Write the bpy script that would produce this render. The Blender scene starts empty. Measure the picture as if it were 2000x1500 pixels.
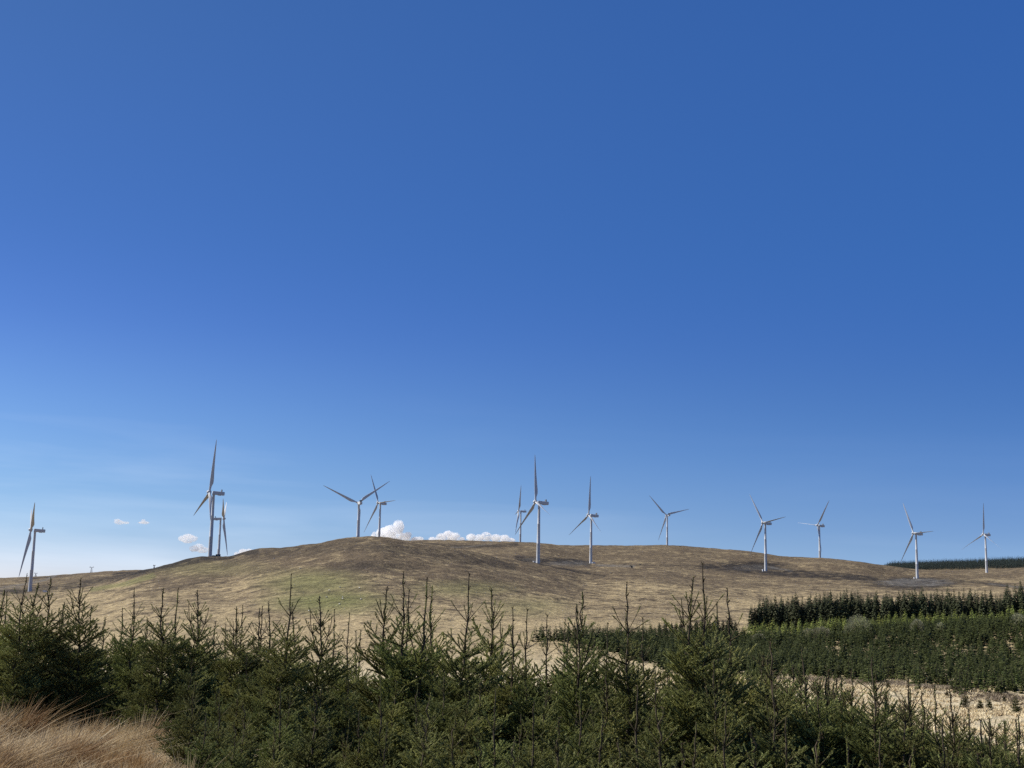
import bpy, math, random
import numpy as np
from mathutils import Vector, Matrix
C = bpy.context.scene
COL = C.collection
rng = np.random.default_rng(11)
random.seed(5)

# ------------------------------------------------------------------ camera, sky, sun, exposure
FPX = 2400.0                                  # focal length in pixels of the 2000 px wide photograph
PITCH = math.atan(400.0 / FPX); ROLL = 0.024
cF = np.array([0, math.cos(PITCH), math.sin(PITCH)])
_R0 = np.array([1.0, 0, 0]); _U0 = np.array([0, -math.sin(PITCH), math.cos(PITCH)])
cR = _R0 * math.cos(ROLL) + _U0 * math.sin(ROLL)
cU = -_R0 * math.sin(ROLL) + _U0 * math.cos(ROLL)
cam_data = bpy.data.cameras.new('camera'); cam = bpy.data.objects.new('camera', cam_data); COL.objects.link(cam)
cam_data.sensor_width = 36.0; cam_data.lens = FPX / 2000.0 * 36.0
cam_data.clip_start = 0.1; cam_data.clip_end = 60000
cam.matrix_world = Matrix(((cR[0], cU[0], -cF[0], 0), (cR[1], cU[1], -cF[1], 0), (cR[2], cU[2], -cF[2], 0), (0, 0, 0, 1)))
C.camera = cam
C.render.resolution_x = 1024; C.render.resolution_y = 768
C.view_settings.view_transform = 'Standard'; C.view_settings.look = 'None'
C.view_settings.exposure = 0.3; C.view_settings.gamma = 1.0
C.cycles.transparent_max_bounces = 12
C.cycles.diffuse_bounces = 2; C.cycles.volume_bounces = 60; C.cycles.max_bounces = 60; C.cycles.glossy_bounces = 2; C.cycles.transmission_bounces = 4; C.cycles.use_denoising = False

SKY_SAT = 1.0; CIRRUS = 0.42
SUN_AZ = math.radians(-78); SUN_EL = math.radians(42)    # azimuth from the view axis, negative = to the left
SD = Vector((math.sin(SUN_AZ) * math.cos(SUN_EL), math.cos(SUN_AZ) * math.cos(SUN_EL), math.sin(SUN_EL)))
W = bpy.data.worlds.new('World'); C.world = W; W.use_nodes = True
wt = W.node_tree; wt.nodes.clear()
def wn(t, **k):
    n = wt.nodes.new(t)
    for a, b in k.items(): setattr(n, a, b)
    return n
w_out = wn('ShaderNodeOutputWorld'); w_bg = wn('ShaderNodeBackground'); w_bg.inputs[1].default_value = 0.105
sky = wn('ShaderNodeTexSky', sky_type='NISHITA', sun_disc=False)
sky.sun_elevation = SUN_EL; sky.sun_rotation = SUN_AZ
sky.altitude = 300; sky.air_density = 1.0; sky.dust_density = 0.35; sky.ozone_density = 3.0
# clear northern air: the view vector is lifted a little so the horizon stays pale blue instead of yellow
tcv = wn('ShaderNodeTexCoord'); spv = wn('ShaderNodeSeparateXYZ'); mz = wn('ShaderNodeMath', operation='MULTIPLY_ADD'); mz.inputs[1].default_value = 0.80; mz.inputs[2].default_value = 0.13
cbv = wn('ShaderNodeCombineXYZ'); nv = wn('ShaderNodeVectorMath', operation='NORMALIZE')
wt.links.new(tcv.outputs['Generated'], spv.inputs[0]); wt.links.new(spv.outputs['Z'], mz.inputs[0]); wt.links.new(spv.outputs['X'], cbv.inputs[0]); wt.links.new(spv.outputs['Y'], cbv.inputs[1]); wt.links.new(mz.outputs[0], cbv.inputs[2])
wt.links.new(cbv.outputs[0], nv.inputs[0]); wt.links.new(nv.outputs[0], sky.inputs[0])
hs = wn('ShaderNodeHueSaturation'); hs.inputs['Saturation'].default_value = SKY_SAT; hs.inputs['Value'].default_value = 1.0
# colour balance of the clear sky by height above the horizon, toward the sun side (left) and away from it (right)
TL = [(0.000, (1.595, 1.053, 0.821)), (0.020, (1.172, 1.000, 0.920)), (0.050, (0.864, 0.926, 0.946)), (0.100, (0.649, 0.800, 0.972)), (0.146, (0.514, 0.687, 0.953)), (0.200, (0.350, 0.511, 0.878)), (0.266, (0.279, 0.459, 0.784)), (0.350, (0.279, 0.454, 0.751)), (0.445, (0.284, 0.457, 0.701)), (0.52, (0.284, 0.457, 0.701)), (0.60, (0.284, 0.457, 0.701)), (0.80, (0.22, 0.28, 0.38))]
TR_ = [(0.000, (0.975, 0.978, 1.031)), (0.020, (0.826, 0.876, 0.980)), (0.050, (0.648, 0.734, 0.909)), (0.100, (0.418, 0.610, 0.907)), (0.146, (0.319, 0.520, 0.844)), (0.200, (0.262, 0.479, 0.871)), (0.266, (0.246, 0.501, 0.898)), (0.350, (0.259, 0.520, 0.929)), (0.445, (0.266, 0.546, 0.988)), (0.52, (0.266, 0.546, 0.988)), (0.60, (0.266, 0.546, 0.988)), (0.80, (0.22, 0.28, 0.38))]
spd = wn('ShaderNodeSeparateXYZ'); wt.links.new(tcv.outputs['Generated'], spd.inputs[0])
def tint_ramp(stops):
    r = wn('ShaderNodeValToRGB'); r.color_ramp.interpolation = 'B_SPLINE'; e = r.color_ramp.elements
    while len(e) < len(stops): e.new(0.5)
    for k, (z, c) in enumerate(stops): e[k].position = z; e[k].color = (c[0] / 2, c[1] / 2, c[2] / 2, 1)
    wt.links.new(spd.outputs['Z'], r.inputs[0]); return r.outputs[0]
lr = wn('ShaderNodeMapRange'); lr.inputs[1].default_value = -0.38; lr.inputs[2].default_value = 0.38; wt.links.new(spd.outputs['X'], lr.inputs[0])
tm = wn('ShaderNodeMix', data_type='RGBA'); wt.links.new(lr.outputs[0], tm.inputs[0]); wt.links.new(tint_ramp(TL), tm.inputs[6]); wt.links.new(tint_ramp(TR_), tm.inputs[7])
sc2 = wn('ShaderNodeVectorMath', operation='SCALE'); sc2.inputs[3].default_value = 2.0; wt.links.new(tm.outputs[2], sc2.inputs[0])
tint = wn('ShaderNodeMix', data_type='RGBA', blend_type='MULTIPLY'); tint.inputs[0].default_value = 1.0; wt.links.new(sc2.outputs[0], tint.inputs[7])
wt.links.new(sky.outputs[0], hs.inputs['Color']); wt.links.new(hs.outputs[0], tint.inputs[6])
# thin cirrus streaks low over the horizon
tc = wn('ShaderNodeTexCoord'); mp = wn('ShaderNodeMapping'); mp.inputs['Scale'].default_value = (2.2, 2.2, 22.0); mp.inputs['Rotation'].default_value = (0, math.radians(5), 0)
nz = wn('ShaderNodeTexNoise'); nz.inputs['Scale'].default_value = 1.3; nz.inputs['Detail'].default_value = 5; nz.inputs['Distortion'].default_value = 0.4
rp = wn('ShaderNodeValToRGB'); rp.color_ramp.elements[0].position = 0.47; rp.color_ramp.elements[1].position = 0.80
sp = wn('ShaderNodeSeparateXYZ'); zr = wn('ShaderNodeMapRange'); zr.inputs[1].default_value = 0.0; zr.inputs[2].default_value = 0.17; zr.inputs[3].default_value = CIRRUS; zr.inputs[4].default_value = 0.0
zr.interpolation_type = 'SMOOTHSTEP'
mu = wn('ShaderNodeMath', operation='MULTIPLY'); cm = wn('ShaderNodeMix', data_type='RGBA'); cm.inputs[7].default_value = (7.4, 8.2, 9.3, 1)
wt.links.new(tc.outputs['Generated'], mp.inputs[0]); wt.links.new(mp.outputs[0], nz.inputs[0]); wt.links.new(nz.outputs[0], rp.inputs[0])
wt.links.new(tc.outputs['Generated'], sp.inputs[0]); wt.links.new(sp.outputs['Z'], zr.inputs[0])
wt.links.new(rp.outputs[0], mu.inputs[0]); wt.links.new(zr.outputs[0], mu.inputs[1]); mu2 = wn('ShaderNodeMath', operation='MULTIPLY'); xl = wn('ShaderNodeMapRange'); xl.inputs[1].default_value = -0.38; xl.inputs[2].default_value = 0.15; xl.inputs[3].default_value = 1.0; xl.inputs[4].default_value = 0.12
wt.links.new(sp.outputs['X'], xl.inputs[0]); wt.links.new(xl.outputs[0], mu2.inputs[1]); wt.links.new(mu.outputs[0], mu2.inputs[0]); wt.links.new(mu2.outputs[0], cm.inputs[0])
wt.links.new(tint.outputs[2], cm.inputs[6]); wt.links.new(cm.outputs[2], w_bg.inputs[0]); wt.links.new(w_bg.outputs[0], w_out.inputs[0])
sl = bpy.data.lights.new('sun', 'SUN'); sl.energy = 5.0; sl.angle = math.radians(0.53); sl.color = (1.0, 0.965, 0.915)
so = bpy.data.objects.new('sun', sl); COL.objects.link(so); so.rotation_euler = (-SD).to_track_quat('-Z', 'Y').to_euler()

# ------------------------------------------------------------------ helpers
def ray(px, py, D):
    d = cF + cR * ((px - 1000) / FPX) - cU * ((py - 750) / FPX)
    return d / math.hypot(d[0], d[1]) * D
def project(P):
    z = P @ cF; z = np.where(np.abs(z) < 1e-6, 1e-6, z)
    return 1000 + FPX * (P @ cR) / z, 750 - FPX * (P @ cU) / z
def az_of(px, py=1180):
    r = ray(px, py, 1.0); return math.atan2(r[0], r[1])
def tag(o, label=None, cat=None, group=None, kind=None):
    if label: o['label'] = label
    if cat: o['category'] = cat
    if group: o['group'] = group
    if kind: o['kind'] = kind
    return o
def mesh_np(name, V, F, mats, midx=None, smooth=False):
    """V (n,3); F list of (faces array (m,k))."""
    me = bpy.data.meshes.new(name)
    if not isinstance(F, list): F = [F]
    F = [f for f in F if len(f)]
    nl = sum(f.size for f in F); nf = sum(len(f) for f in F)
    me.vertices.add(len(V)); me.vertices.foreach_set('co', np.asarray(V, np.float32).ravel())
    me.loops.add(nl); me.loops.foreach_set('vertex_index', np.concatenate([f.ravel() for f in F]).astype(np.int32))
    tot = np.concatenate([np.full(len(f), f.shape[1], np.int32) for f in F])
    st = np.concatenate([[0], np.cumsum(tot)[:-1]]).astype(np.int32)
    me.polygons.add(nf); me.polygons.foreach_set('loop_start', st); me.polygons.foreach_set('loop_total', tot)
    for m in (mats if isinstance(mats, list) else [mats]): me.materials.append(m)
    if midx is not None: me.polygons.foreach_set('material_index', np.asarray(midx, np.int32))
    me.polygons.foreach_set('use_smooth', np.full(nf, smooth, bool))
    me.update(calc_edges=True); me.validate()
    return me
def link(name, me, parent=None, loc=None):
    o = bpy.data.objects.new(name, me); COL.objects.link(o)
    if parent is not None: o.parent = parent
    if loc is not None: o.location = loc
    return o
def empty(name, loc, rz=0, sc=1.0):
    o = bpy.data.objects.new(name, None); COL.objects.link(o); o.location = loc; o.rotation_euler = (0, 0, rz)
    o.scale = (sc, sc, sc) if not isinstance(sc, tuple) else sc
    o.empty_display_size = 0.5
    return o
def vnoise(x, y, seed=0):
    xi = np.floor(x).astype(np.int64); yi = np.floor(y).astype(np.int64); fx = x - xi; fy = y - yi
    fx = fx * fx * (3 - 2 * fx); fy = fy * fy * (3 - 2 * fy)
    def h(a, b):
        n = (a * 374761393 + b * 668265263 + seed * 1442695041) & 0xffffffff
        n = ((n ^ (n >> 13)) * 1274126177) & 0xffffffff
        n = n ^ (n >> 16)
        return (n & 0xffff) / 65535.0
    return (h(xi, yi) * (1 - fx) + h(xi + 1, yi) * fx) * (1 - fy) + (h(xi, yi + 1) * (1 - fx) + h(xi + 1, yi + 1) * fx) * fy
def fbm(x, y, oct=4, seed=0):
    s = 0; a = 0.5
    for k in range(oct):
        s = s + a * (vnoise(x, y, seed + k) - 0.5); x = x * 2.03 + 7.1; y = y * 2.03 + 3.7; a *= 0.5
    return s
def pchip(xs, ys, x):
    xs = np.asarray(xs, float); ys = np.asarray(ys, float)
    h = np.diff(xs); d = np.diff(ys) / h; m = np.zeros(len(xs))
    for i in range(1, len(xs) - 1):
        if d[i - 1] * d[i] > 0:
            w1 = 2 * h[i] + h[i - 1]; w2 = h[i] + 2 * h[i - 1]; m[i] = (w1 + w2) / (w1 / d[i - 1] + w2 / d[i])
    m[0] = d[0]; m[-1] = d[-1]
    x = np.clip(x, xs[0], xs[-1]); k = np.clip(np.searchsorted(xs, x) - 1, 0, len(xs) - 2)
    t = (x - xs[k]) / h[k]; t2 = t * t; t3 = t2 * t
    return ys[k] * (2 * t3 - 3 * t2 + 1) + m[k] * h[k] * (t3 - 2 * t2 + t) + ys[k + 1] * (3 * t2 - 2 * t3) + m[k + 1] * h[k] * (t3 - t2)
def node_mat(name):
    m = bpy.data.materials.new(name); m.use_nodes = True
    return m, m.node_tree, m.node_tree.nodes['Principled BSDF']
def simple_mat(name, col, rough=0.6, var=0.0, scale=5.0, spec=0.5, objvar=0.0, col2=None, metal=0.0):
    m, t, b = node_mat(name)
    b.inputs['Roughness'].default_value = rough; b.inputs['Specular IOR Level'].default_value = spec; b.inputs['Metallic'].default_value = metal
    L = t.links; N = t.nodes
    n = N.new('ShaderNodeTexNoise'); n.inputs['Scale'].default_value = scale; n.inputs['Detail'].default_value = 4
    g = N.new('ShaderNodeTexCoord'); L.new(g.outputs['Object'], n.inputs[0])
    mx = N.new('ShaderNodeMix'); mx.data_type = 'RGBA'
    r = N.new('ShaderNodeMapRange'); r.inputs[1].default_value = 0.35; r.inputs[2].default_value = 0.65
    L.new(n.outputs[0], r.inputs[0]); L.new(r.outputs[0], mx.inputs[0])
    c2 = col2 or tuple(c * (1 - var) for c in col)
    mx.inputs[6].default_value = (*col, 1); mx.inputs[7].default_value = (*c2, 1)
    out = mx.outputs[2]
    if objvar:
        oi = N.new('ShaderNodeObjectInfo'); h = N.new('ShaderNodeHueSaturation')
        a = N.new('ShaderNodeMapRange'); a.inputs[3].default_value = 1 - objvar; a.inputs[4].default_value = 1 + objvar
        L.new(oi.outputs['Random'], a.inputs[0]); L.new(a.outputs[0], h.inputs['Value'])
        q = N.new('ShaderNodeMath'); q.operation = 'MULTIPLY'; q.inputs[1].default_value = 7.31; L.new(oi.outputs['Random'], q.inputs[0])
        fr = N.new('ShaderNodeMath'); fr.operation = 'FRACT'; L.new(q.outputs[0], fr.inputs[0])
        a2 = N.new('ShaderNodeMapRange'); a2.inputs[3].default_value = 0.485; a2.inputs[4].default_value = 0.515
        L.new(fr.outputs[0], a2.inputs[0]); L.new(a2.outputs[0], h.inputs['Hue'])
        L.new(out, h.inputs['Color']); out = h.outputs[0]
    L.new(out, b.inputs['Base Color'])
    return m

# ------------------------------------------------------------------ terrain heights
XS = [-140, 0, 60, 130, 200, 270, 330, 385, 440, 500, 560, 620, 680, 740, 780, 840, 900, 960, 1000, 1050, 1100, 1150, 1210, 1300, 1400, 1450, 1500, 1560, 1600, 1680, 1740, 1800, 1870, 1935, 2000, 2140]
T = lambda *p: (np.array(p[0::2], float), np.array(p[1::2], float))
tF = T(0,1272, 740,1258, 1150,1248, 1500,1254, 2000,1229)
tDA = T(0,1200, 270,1250, 385,1280, 500,1230, 620,1180, 740,1160, 900,1180, 1050,1250, 1150,1300)
tYA = T(0,1172, 60,1168, 130,1157, 200,1140, 270,1113, 300,1107, 330,1100, 370,1089, 385,1087, 440,1086, 470,1082, 500,1073, 520,1071, 560,1067, 590,1063, 640,1057, 675,1051, 697,1048.5, 720,1048, 740,1049, 780,1056, 840,1066, 900,1076, 960,1087, 1050,1103, 1150,1121, 1300,1130, 1400,1138, 1500,1145, 1600,1150, 1740,1154, 1800,1156, 2000,1156)
tMD = T(0,1550, 130,1700, 270,1900, 500,1900, 740,1800, 840,1800, 960,1750, 1050,1560, 1150,1760, 1300,1800, 1400,1850, 1500,1895, 1600,1850, 1680,1850, 1740,1950, 1800,1977, 2000,2000)
tMY = T(0,1152, 60,1148, 130,1140, 270,1122, 500,1100, 740,1078, 840,1076, 960,1082, 1050,1097, 1150,1100, 1300,1101, 1400,1108, 1500,1117, 1600,1120, 1680,1124, 1740,1127, 1800,1130, 1870,1130, 1935,1131, 2000,1133)
tDB = T(0,2800, 385,2800, 500,2700, 620,2600, 740,2500, 840,2400, 900,2350, 1050,2350, 1300,2520, 1400,2450, 1500,2350, 1600,2230, 1740,2200, 1800,2250, 2000,2330)
tYB = T(0,1129, 60,1127, 130,1122, 200,1117, 270,1114, 385,1116, 500,1105, 620,1090, 740,1075, 780,1060, 840,1056.5, 900,1056.5, 960,1059, 1000,1060, 1040,1063, 1085,1068, 1130,1067, 1170,1066, 1210,1068, 1280,1067, 1340,1068, 1390,1073, 1440,1076, 1480,1080, 1520,1086, 1560,1089, 1600,1091, 1640,1093, 1680,1098, 1740,1105, 1800,1113, 1870,1117, 1935,1119, 2000,1119)
NEARD = [1, 5, 12.8, 16, 22, 30, 45, 70, 120, 180, 250, 350, 400]
NEARX = [0, 350, 700, 1400, 2000]
NEARZ = [[-1.65,-1.75,-2.0,-2.2,-2.7,-3.8,-6.5,-11,-17,-20,-22,-24,-25.5],
         [-1.65,-1.8,-2.15,-2.45,-3.1,-4.4,-7,-11.5,-17,-20,-22,-24,-25.5],
         [-1.65,-1.9,-2.7,-3.2,-4.0,-5.2,-7.5,-12,-17,-20,-22,-23,-24],
         [-1.65,-2.0,-3.1,-3.6,-4.5,-5.6,-8,-12.5,-17.5,-20.5,-21.5,-20.6,-20],
         [-1.65,-2.1,-3.4,-3.9,-5.0,-6.2,-8.5,-13,-18,-20.8,-21.2,-19.5,-18]]
LOGD = np.linspace(math.log(1.0), math.log(15000), 900)
def column(px):
    ip = lambda t: np.interp(px, t[0], t[1])
    nz_ = [np.interp(px, NEARX, [r[k] for r in NEARZ]) for k in range(len(NEARD))]
    pts = list(zip(NEARD, nz_))
    zz = lambda y, D: ray(px, y, D)[2]
    yF, DA, yA, MD, MY, DB, yB = map(ip, (tF, tDA, tYA, tMD, tMY, tDB, tYB))
    for t, g in ((0, 0), (.17, .2), (.3, .36), (.55, .64), (.75, .85), (.9, .965), (1, 1)):
        D = 480 + (DA - 480) * t; pts.append((D, zz(yF + (yA - yF) * g, D)))
    if px < 1000:
        w = min(1, max(0, (1000 - px) / 120.0)); D = DA * 1.10
        yl = yA + (MY - yA) * (D - DA) / (MD - DA)
        pts.append((D, zz(yl * (1 - w) + (yA + 12) * w, D)))
    pts.append((MD, zz(MY, MD))); pts.append((DB, zz(yB, DB)))
    if px >= 1740:
        pts.append((2700, zz(np.interp(px, [1740, 2000], [1116, 1111.5]), 2700))); pts.append((3300, zz(np.interp(px, [1740, 2000], [1109, 1101]), 3300))); pts.append((3800, zz(1125, 3800)))
    else: pts.append((DB * 1.2, zz(yB, DB) - 25)); 
    pts.append((6500, -150)); pts.append((15000, -260))
    pts.sort(); D = np.log([p[0] for p in pts]); return pchip(D, [p[1] for p in pts], LOGD)
_tab = np.array([column(x) for x in XS]); _az = np.array([az_of(x) for x in XS])
AZG = np.linspace(_az[0], _az[-1], 420)
TAB = np.array([pchip(_az, _tab[:, k], AZG) for k in range(len(LOGD))]).T     # (az, D)
def ground(x, y, fine=True):
    x = np.asarray(x, float); y = np.asarray(y, float)
    D = np.maximum(np.hypot(x, y), 1.0); az = np.arctan2(x, y)
    u = np.clip((az - AZG[0]) / (AZG[-1] - AZG[0]) * (len(AZG) - 1), 0, len(AZG) - 1.001)
    v = np.clip(np.log(D) / LOGD[-1] * (len(LOGD) - 1), 0, len(LOGD) - 1.001)
    i = u.astype(int); j = v.astype(int); fu = u - i; fv = v - j
    z = (TAB[i, j] * (1 - fu) + TAB[i + 1, j] * fu) * (1 - fv) + (TAB[i, j + 1] * (1 - fu) + TAB[i + 1, j + 1] * fu) * fv
    # outside the photographed sector the land settles to a gentle bowl
    out = np.clip((np.abs(az) - 0.55) / 0.6, 0, 1); zo = -1.65 - 0.06 * np.minimum(D, 400) + 0.012 * np.minimum(np.maximum(D - 400, 0), 3000)
    zo = zo - np.maximum(D - 3500, 0) * 0.02
    z = z * (1 - out) + zo * out
    if fine:
        a = np.clip(D / 500, 0, 1); z = z + 0.25 * np.clip(D / 15, 0.15, 1) * fbm(x / 2.3, y / 2.3, 3, 3) * (D < 140)
        z = z + a * (4.5 * fbm(x / 70, y / 70, 3, 9) + 2.6 * fbm(x / 16, y / 16, 4, 21)) * np.clip(1.6 - D / 4000, 0.2, 1)
    return z
def gz(x, y): return float(ground(np.array([x]), np.array([y]))[0])
def on_ground(px, D, py=1180):
    r = ray(px, py, D); return r[0], r[1], gz(r[0], r[1])

# ------------------------------------------------------------------ terrain mesh with land cover masks
fine_az = np.radians(np.arange(-27.5, 27.51, 0.055)); side = np.radians(np.arange(30.5, 330, 4.0))
azs = np.concatenate([fine_az, side]); nA = len(azs)
def geo(a, b, r): n = max(2, int(round(math.log(b / a) / math.log(r)))); return np.geomspace(a, b, n, endpoint=False)
rad = np.concatenate([geo(1.2, 60, 1.03), geo(60, 600, 1.018), geo(600, 2700, 1.0055), geo(2700, 15000, 1.03), [15000]]); nR = len(rad)
AA, RR = np.meshgrid(azs, rad, indexing='ij'); gx = RR * np.sin(AA); gy = RR * np.cos(AA); gzv = ground(gx, gy)
V = np.stack([gx, gy, gzv], -1).reshape(-1, 3)
V = np.concatenate([V, [[0, 0, gz(0, 0.5)]]])
ii, jj = np.meshgrid(np.arange(nA), np.arange(nR - 1), indexing='ij'); i2 = (ii + 1) % nA
Fq = np.stack([ii * nR + jj, ii * nR + jj + 1, i2 * nR + jj + 1, i2 * nR + jj], -1).reshape(-1, 4)
Fc = np.stack([np.arange(nA) * nR, ((np.arange(nA) + 1) % nA) * nR, np.full(nA, nA * nR)], -1)[:, [0, 2, 1]]
px_, py_ = project(V); Dv = np.hypot(V[:, 0], V[:, 1]); front = (V @ cF) > 1
jx = fbm(V[:, 0] / 16, V[:, 1] / 16, 4, 31) * 2; jy = fbm(V[:, 0] / 16, V[:, 1] / 16, 4, 47) * 2
def seg_mask(pts, w, d0=500, d1=9000, soft=0.6, jit=2.5):
    qx = px_ + jx * jit * 3; qy = py_ + jy * jit
    m = np.zeros(len(V))
    for (x0, y0), (x1, y1) in zip(pts[:-1], pts[1:]):
        dx, dy = x1 - x0, y1 - y0; t = np.clip(((qx - x0) * dx + (qy - y0) * dy) / (dx * dx + dy * dy), 0, 1)
        d = np.hypot(qx - x0 - t * dx, qy - y0 - t * dy); m = np.maximum(m, np.clip((w * (1 + soft) - d) / (w * soft * 1.5), 0, 1))
    return m * front * (Dv > d0) * (Dv < d1)
def ell_mask(cx, cy, rx, ry, d0=500, d1=9000, soft=0.25, jit=3.2):
    qx = px_ + jx * jit * 5; qy = py_ + jy * jit
    d = np.hypot((qx - cx) / rx, (qy - cy) / ry); return np.clip((1 + soft - d) / (2 * soft), 0, 1) * front * (Dv > d0) * (Dv < d1)
mx = lambda *a: np.maximum.reduce(a)
pn1 = np.clip(1.02 + 3.0 * fbm(V[:, 0] / 9, V[:, 1] / 14, 4, 201), 0, 1); pn2 = np.clip(0.95 + 2.6 * fbm(V[:, 0] / 11, V[:, 1] / 18, 3, 331), 0.1, 1)
peat = pn1 * mx(ell_mask(1465, 1107, 78, 11, 1500, 2300), ell_mask(1440, 1103, 55, 5, 1500, 2300), seg_mask([(1370, 1106), (1440, 1112), (1500, 1119), (1560, 1123), (1640, 1128), (1710, 1131)], 4.2, 1300, 2300),
          seg_mask([(1530, 1113), (1600, 1120), (1700, 1127)], 2.0, 1300, 2300), ell_mask(1782, 1139.5, 92, 12, 1300, 2300),
          seg_mask([(1010, 1091), (1060, 1095), (1110, 1097), (1150, 1100)], 5.0, 1300, 2300), seg_mask([(1050, 1101), (1110, 1113), (1180, 1125)], 1.6, 1000, 2300),
          0.7 * seg_mask([(1240, 1104), (1320, 1105), (1420, 1108)], 1.0, 1300, 2300, jit=1), 0.8 * seg_mask([(1820, 1131), (1900, 1136), (2010, 1150)], 3.0, 1300, 2300),
          0.85 * seg_mask([(-20, 1160), (50, 1153), (110, 1147)], 4.5, 1000, 2300), 0.8 * seg_mask([(130, 1146), (200, 1134), (260, 1122), (320, 1108), (385, 1094)], 5.5, 850, 2300),
          seg_mask([(225, 1124), (270, 1116), (330, 1103), (385, 1090), (440, 1089), (500, 1076)], 5.0, 1000, 2300), 0.75 * seg_mask([(60, 1131), (110, 1128), (150, 1126)], 3.0, 2200, 3200),
          0.7 * seg_mask([(100, 1146), (190, 1134), (260, 1124)], 2.0, 1250, 2600), 0.8 * seg_mask([(820, 1062), (900, 1068), (960, 1067), (1010, 1063)], 3.0, 1500, 2700, jit=1.2),
          0.65 * ell_mask(715, 1106, 75, 9, 700, 1300, 0.6), 0.55 * seg_mask([(440, 1092), (560, 1077), (700, 1064), (800, 1074), (900, 1090), (1000, 1105)], 9, 900, 1450),
          0.6 * seg_mask([(1400, 1196), (1520, 1186)], 1.2, 600, 1500), 0.5 * seg_mask([(330, 1150), (380, 1140), (430, 1128)], 1.4, 700, 1300), 0.5 * seg_mask([(180, 1160), (250, 1150), (330, 1130)], 1.4, 700, 1400))
gravel = pn2 * mx(ell_mask(1786, 1138, 70, 7.5, 1300, 2300), 0.8 * ell_mask(1110, 1101, 42, 4.5, 1300, 2300), seg_mask([(1165, 1104), (1238, 1106)], 1.8, 1300, 2300, jit=0.5),
            0.8 * seg_mask([(1500, 1106), (1530, 1113), (1545, 1116)], 1.6, 1500, 2300), 0.5 * ell_mask(1470, 1109, 50, 5, 1500, 2300),
            seg_mask([(112, 1122), (88, 1133), (45, 1141), (-10, 1150)], 1.8, 1200, 3000, jit=0.5), 0.6 * seg_mask([(-20, 1152), (40, 1146)], 3, 1200, 2600),
            0.7 * seg_mask([(850, 1070), (915, 1068), (960, 1062)], 0.9, 1500, 2700, jit=0.4), 0.8 * seg_mask([(1930, 1140), (2010, 1149)], 1.2, 1300, 2300, jit=0.5), 0.35 * ell_mask(1040, 1093, 22, 3, 1300, 2300))
green = mx(ell_mask(640, 1175, 105, 22, 500, 1300, 0.55), 0.8 * ell_mask(610, 1140, 90, 22, 500, 1300, 0.6), 0.55 * ell_mask(905, 1150, 85, 14, 500, 1300, 0.6), 0.75 * seg_mask([(180, 1152), (250, 1140), (300, 1123)], 4, 800, 1300),
           0.35 * ell_mask(400, 1110, 110, 14, 800, 1300, 0.6), 0.45 * ell_mask(1030, 1185, 70, 18, 500, 1400, 0.6), 0.9 * ell_mask(1470, 1257, 40, 5, 450, 650, 0.4))
tone = np.clip((1222 - py_) / 98 + fbm(V[:, 0] / 120, V[:, 1] / 120, 4, 77) * 1.1 + 0.12 * (px_ < 1000) * (py_ < 1120), 0, 1)
cream = np.clip((Dv - 60) / 60, 0, 1) * np.clip((440 - Dv) / 120, 0, 1)
soil = np.clip((70 - Dv) / 40, 0, 1)
ter_m, t, b = node_mat('moor_grass_cover'); N = t.nodes; L = t.links
b.inputs['Roughness'].default_value = 0.95; b.inputs['Specular IOR Level'].default_value = 0.1
def add(tp, **k):
    n = N.new(tp)
    for a, v in k.items(): setattr(n, a, v)
    return n
geo_n = add('ShaderNodeNewGeometry')
def noise(scale, detail=4, rough=0.6, dist=0.0):
    n = add('ShaderNodeTexNoise'); n.inputs['Scale'].default_value = scale; n.inputs['Detail'].default_value = detail; n.inputs['Roughness'].default_value = rough; n.inputs['Distortion'].default_value = dist
    L.new(geo_n.outputs['Position'], n.inputs[0]); return n.outputs[0]
def mrange(s, a, b2, c=0.0, d=1.0):
    n = add('ShaderNodeMapRange'); n.inputs[1].default_value = a; n.inputs[2].default_value = b2; n.inputs[3].default_value = c; n.inputs[4].default_value = d; L.new(s, n.inputs[0]); return n.outputs[0]
def mix(f, a, b2, blend='MIX'):
    n = add('ShaderNodeMix', data_type='RGBA', blend_type=blend)
    if isinstance(f, float): n.inputs[0].default_value = f
    else: L.new(f, n.inputs[0])
    for s, v in ((6, a), (7, b2)):
        if isinstance(v, tuple): n.inputs[s].default_value = (*v, 1)
        else: L.new(v, n.inputs[s])
    return n.outputs[2]
def math2(op, a, b2):
    n = add('ShaderNodeMath', operation=op)
    for s, v in ((0, a), (1, b2)):
        if isinstance(v, (int, float)): n.inputs[s].default_value = v
        else: L.new(v, n.inputs[s])
    return n.outputs[0]
def attr(nm):
    a = add('ShaderNodeAttribute', attribute_name=nm); s = add('ShaderNodeSeparateColor'); L.new(a.outputs['Color'], s.inputs[0]); return s.outputs
A1 = attr('cover'); A2 = attr('ground_tone')
n_fine = noise(0.55, 5, 0.75); n_mid = noise(0.09, 5, 0.65, 0.6); n_big = noise(0.014, 4, 0.6, 0.5); n_tuft = noise(3.5, 3, 0.7)
straw = mix(mrange(n_fine, 0.34, 0.66), (0.21, 0.155, 0.080), (0.60, 0.475, 0.27))
brown = mix(mrange(n_fine, 0.34, 0.66), (0.058, 0.044, 0.028), (0.21, 0.158, 0.098))
tn = math2('ADD', A2[0], math2('ADD', mrange(n_mid, 0.3, 0.7, -0.75, 0.75), mrange(n_big, 0.35, 0.65, -0.25, 0.25)))
base = mix(tn, straw, brown)
L.new(mrange(tn, 0, 1), base.node.inputs[0]) if False else None
base = mix(math2('MULTIPLY', mrange(n_mid, 0.56, 0.64), 0.45), base, (0.055, 0.045, 0.032))
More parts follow.
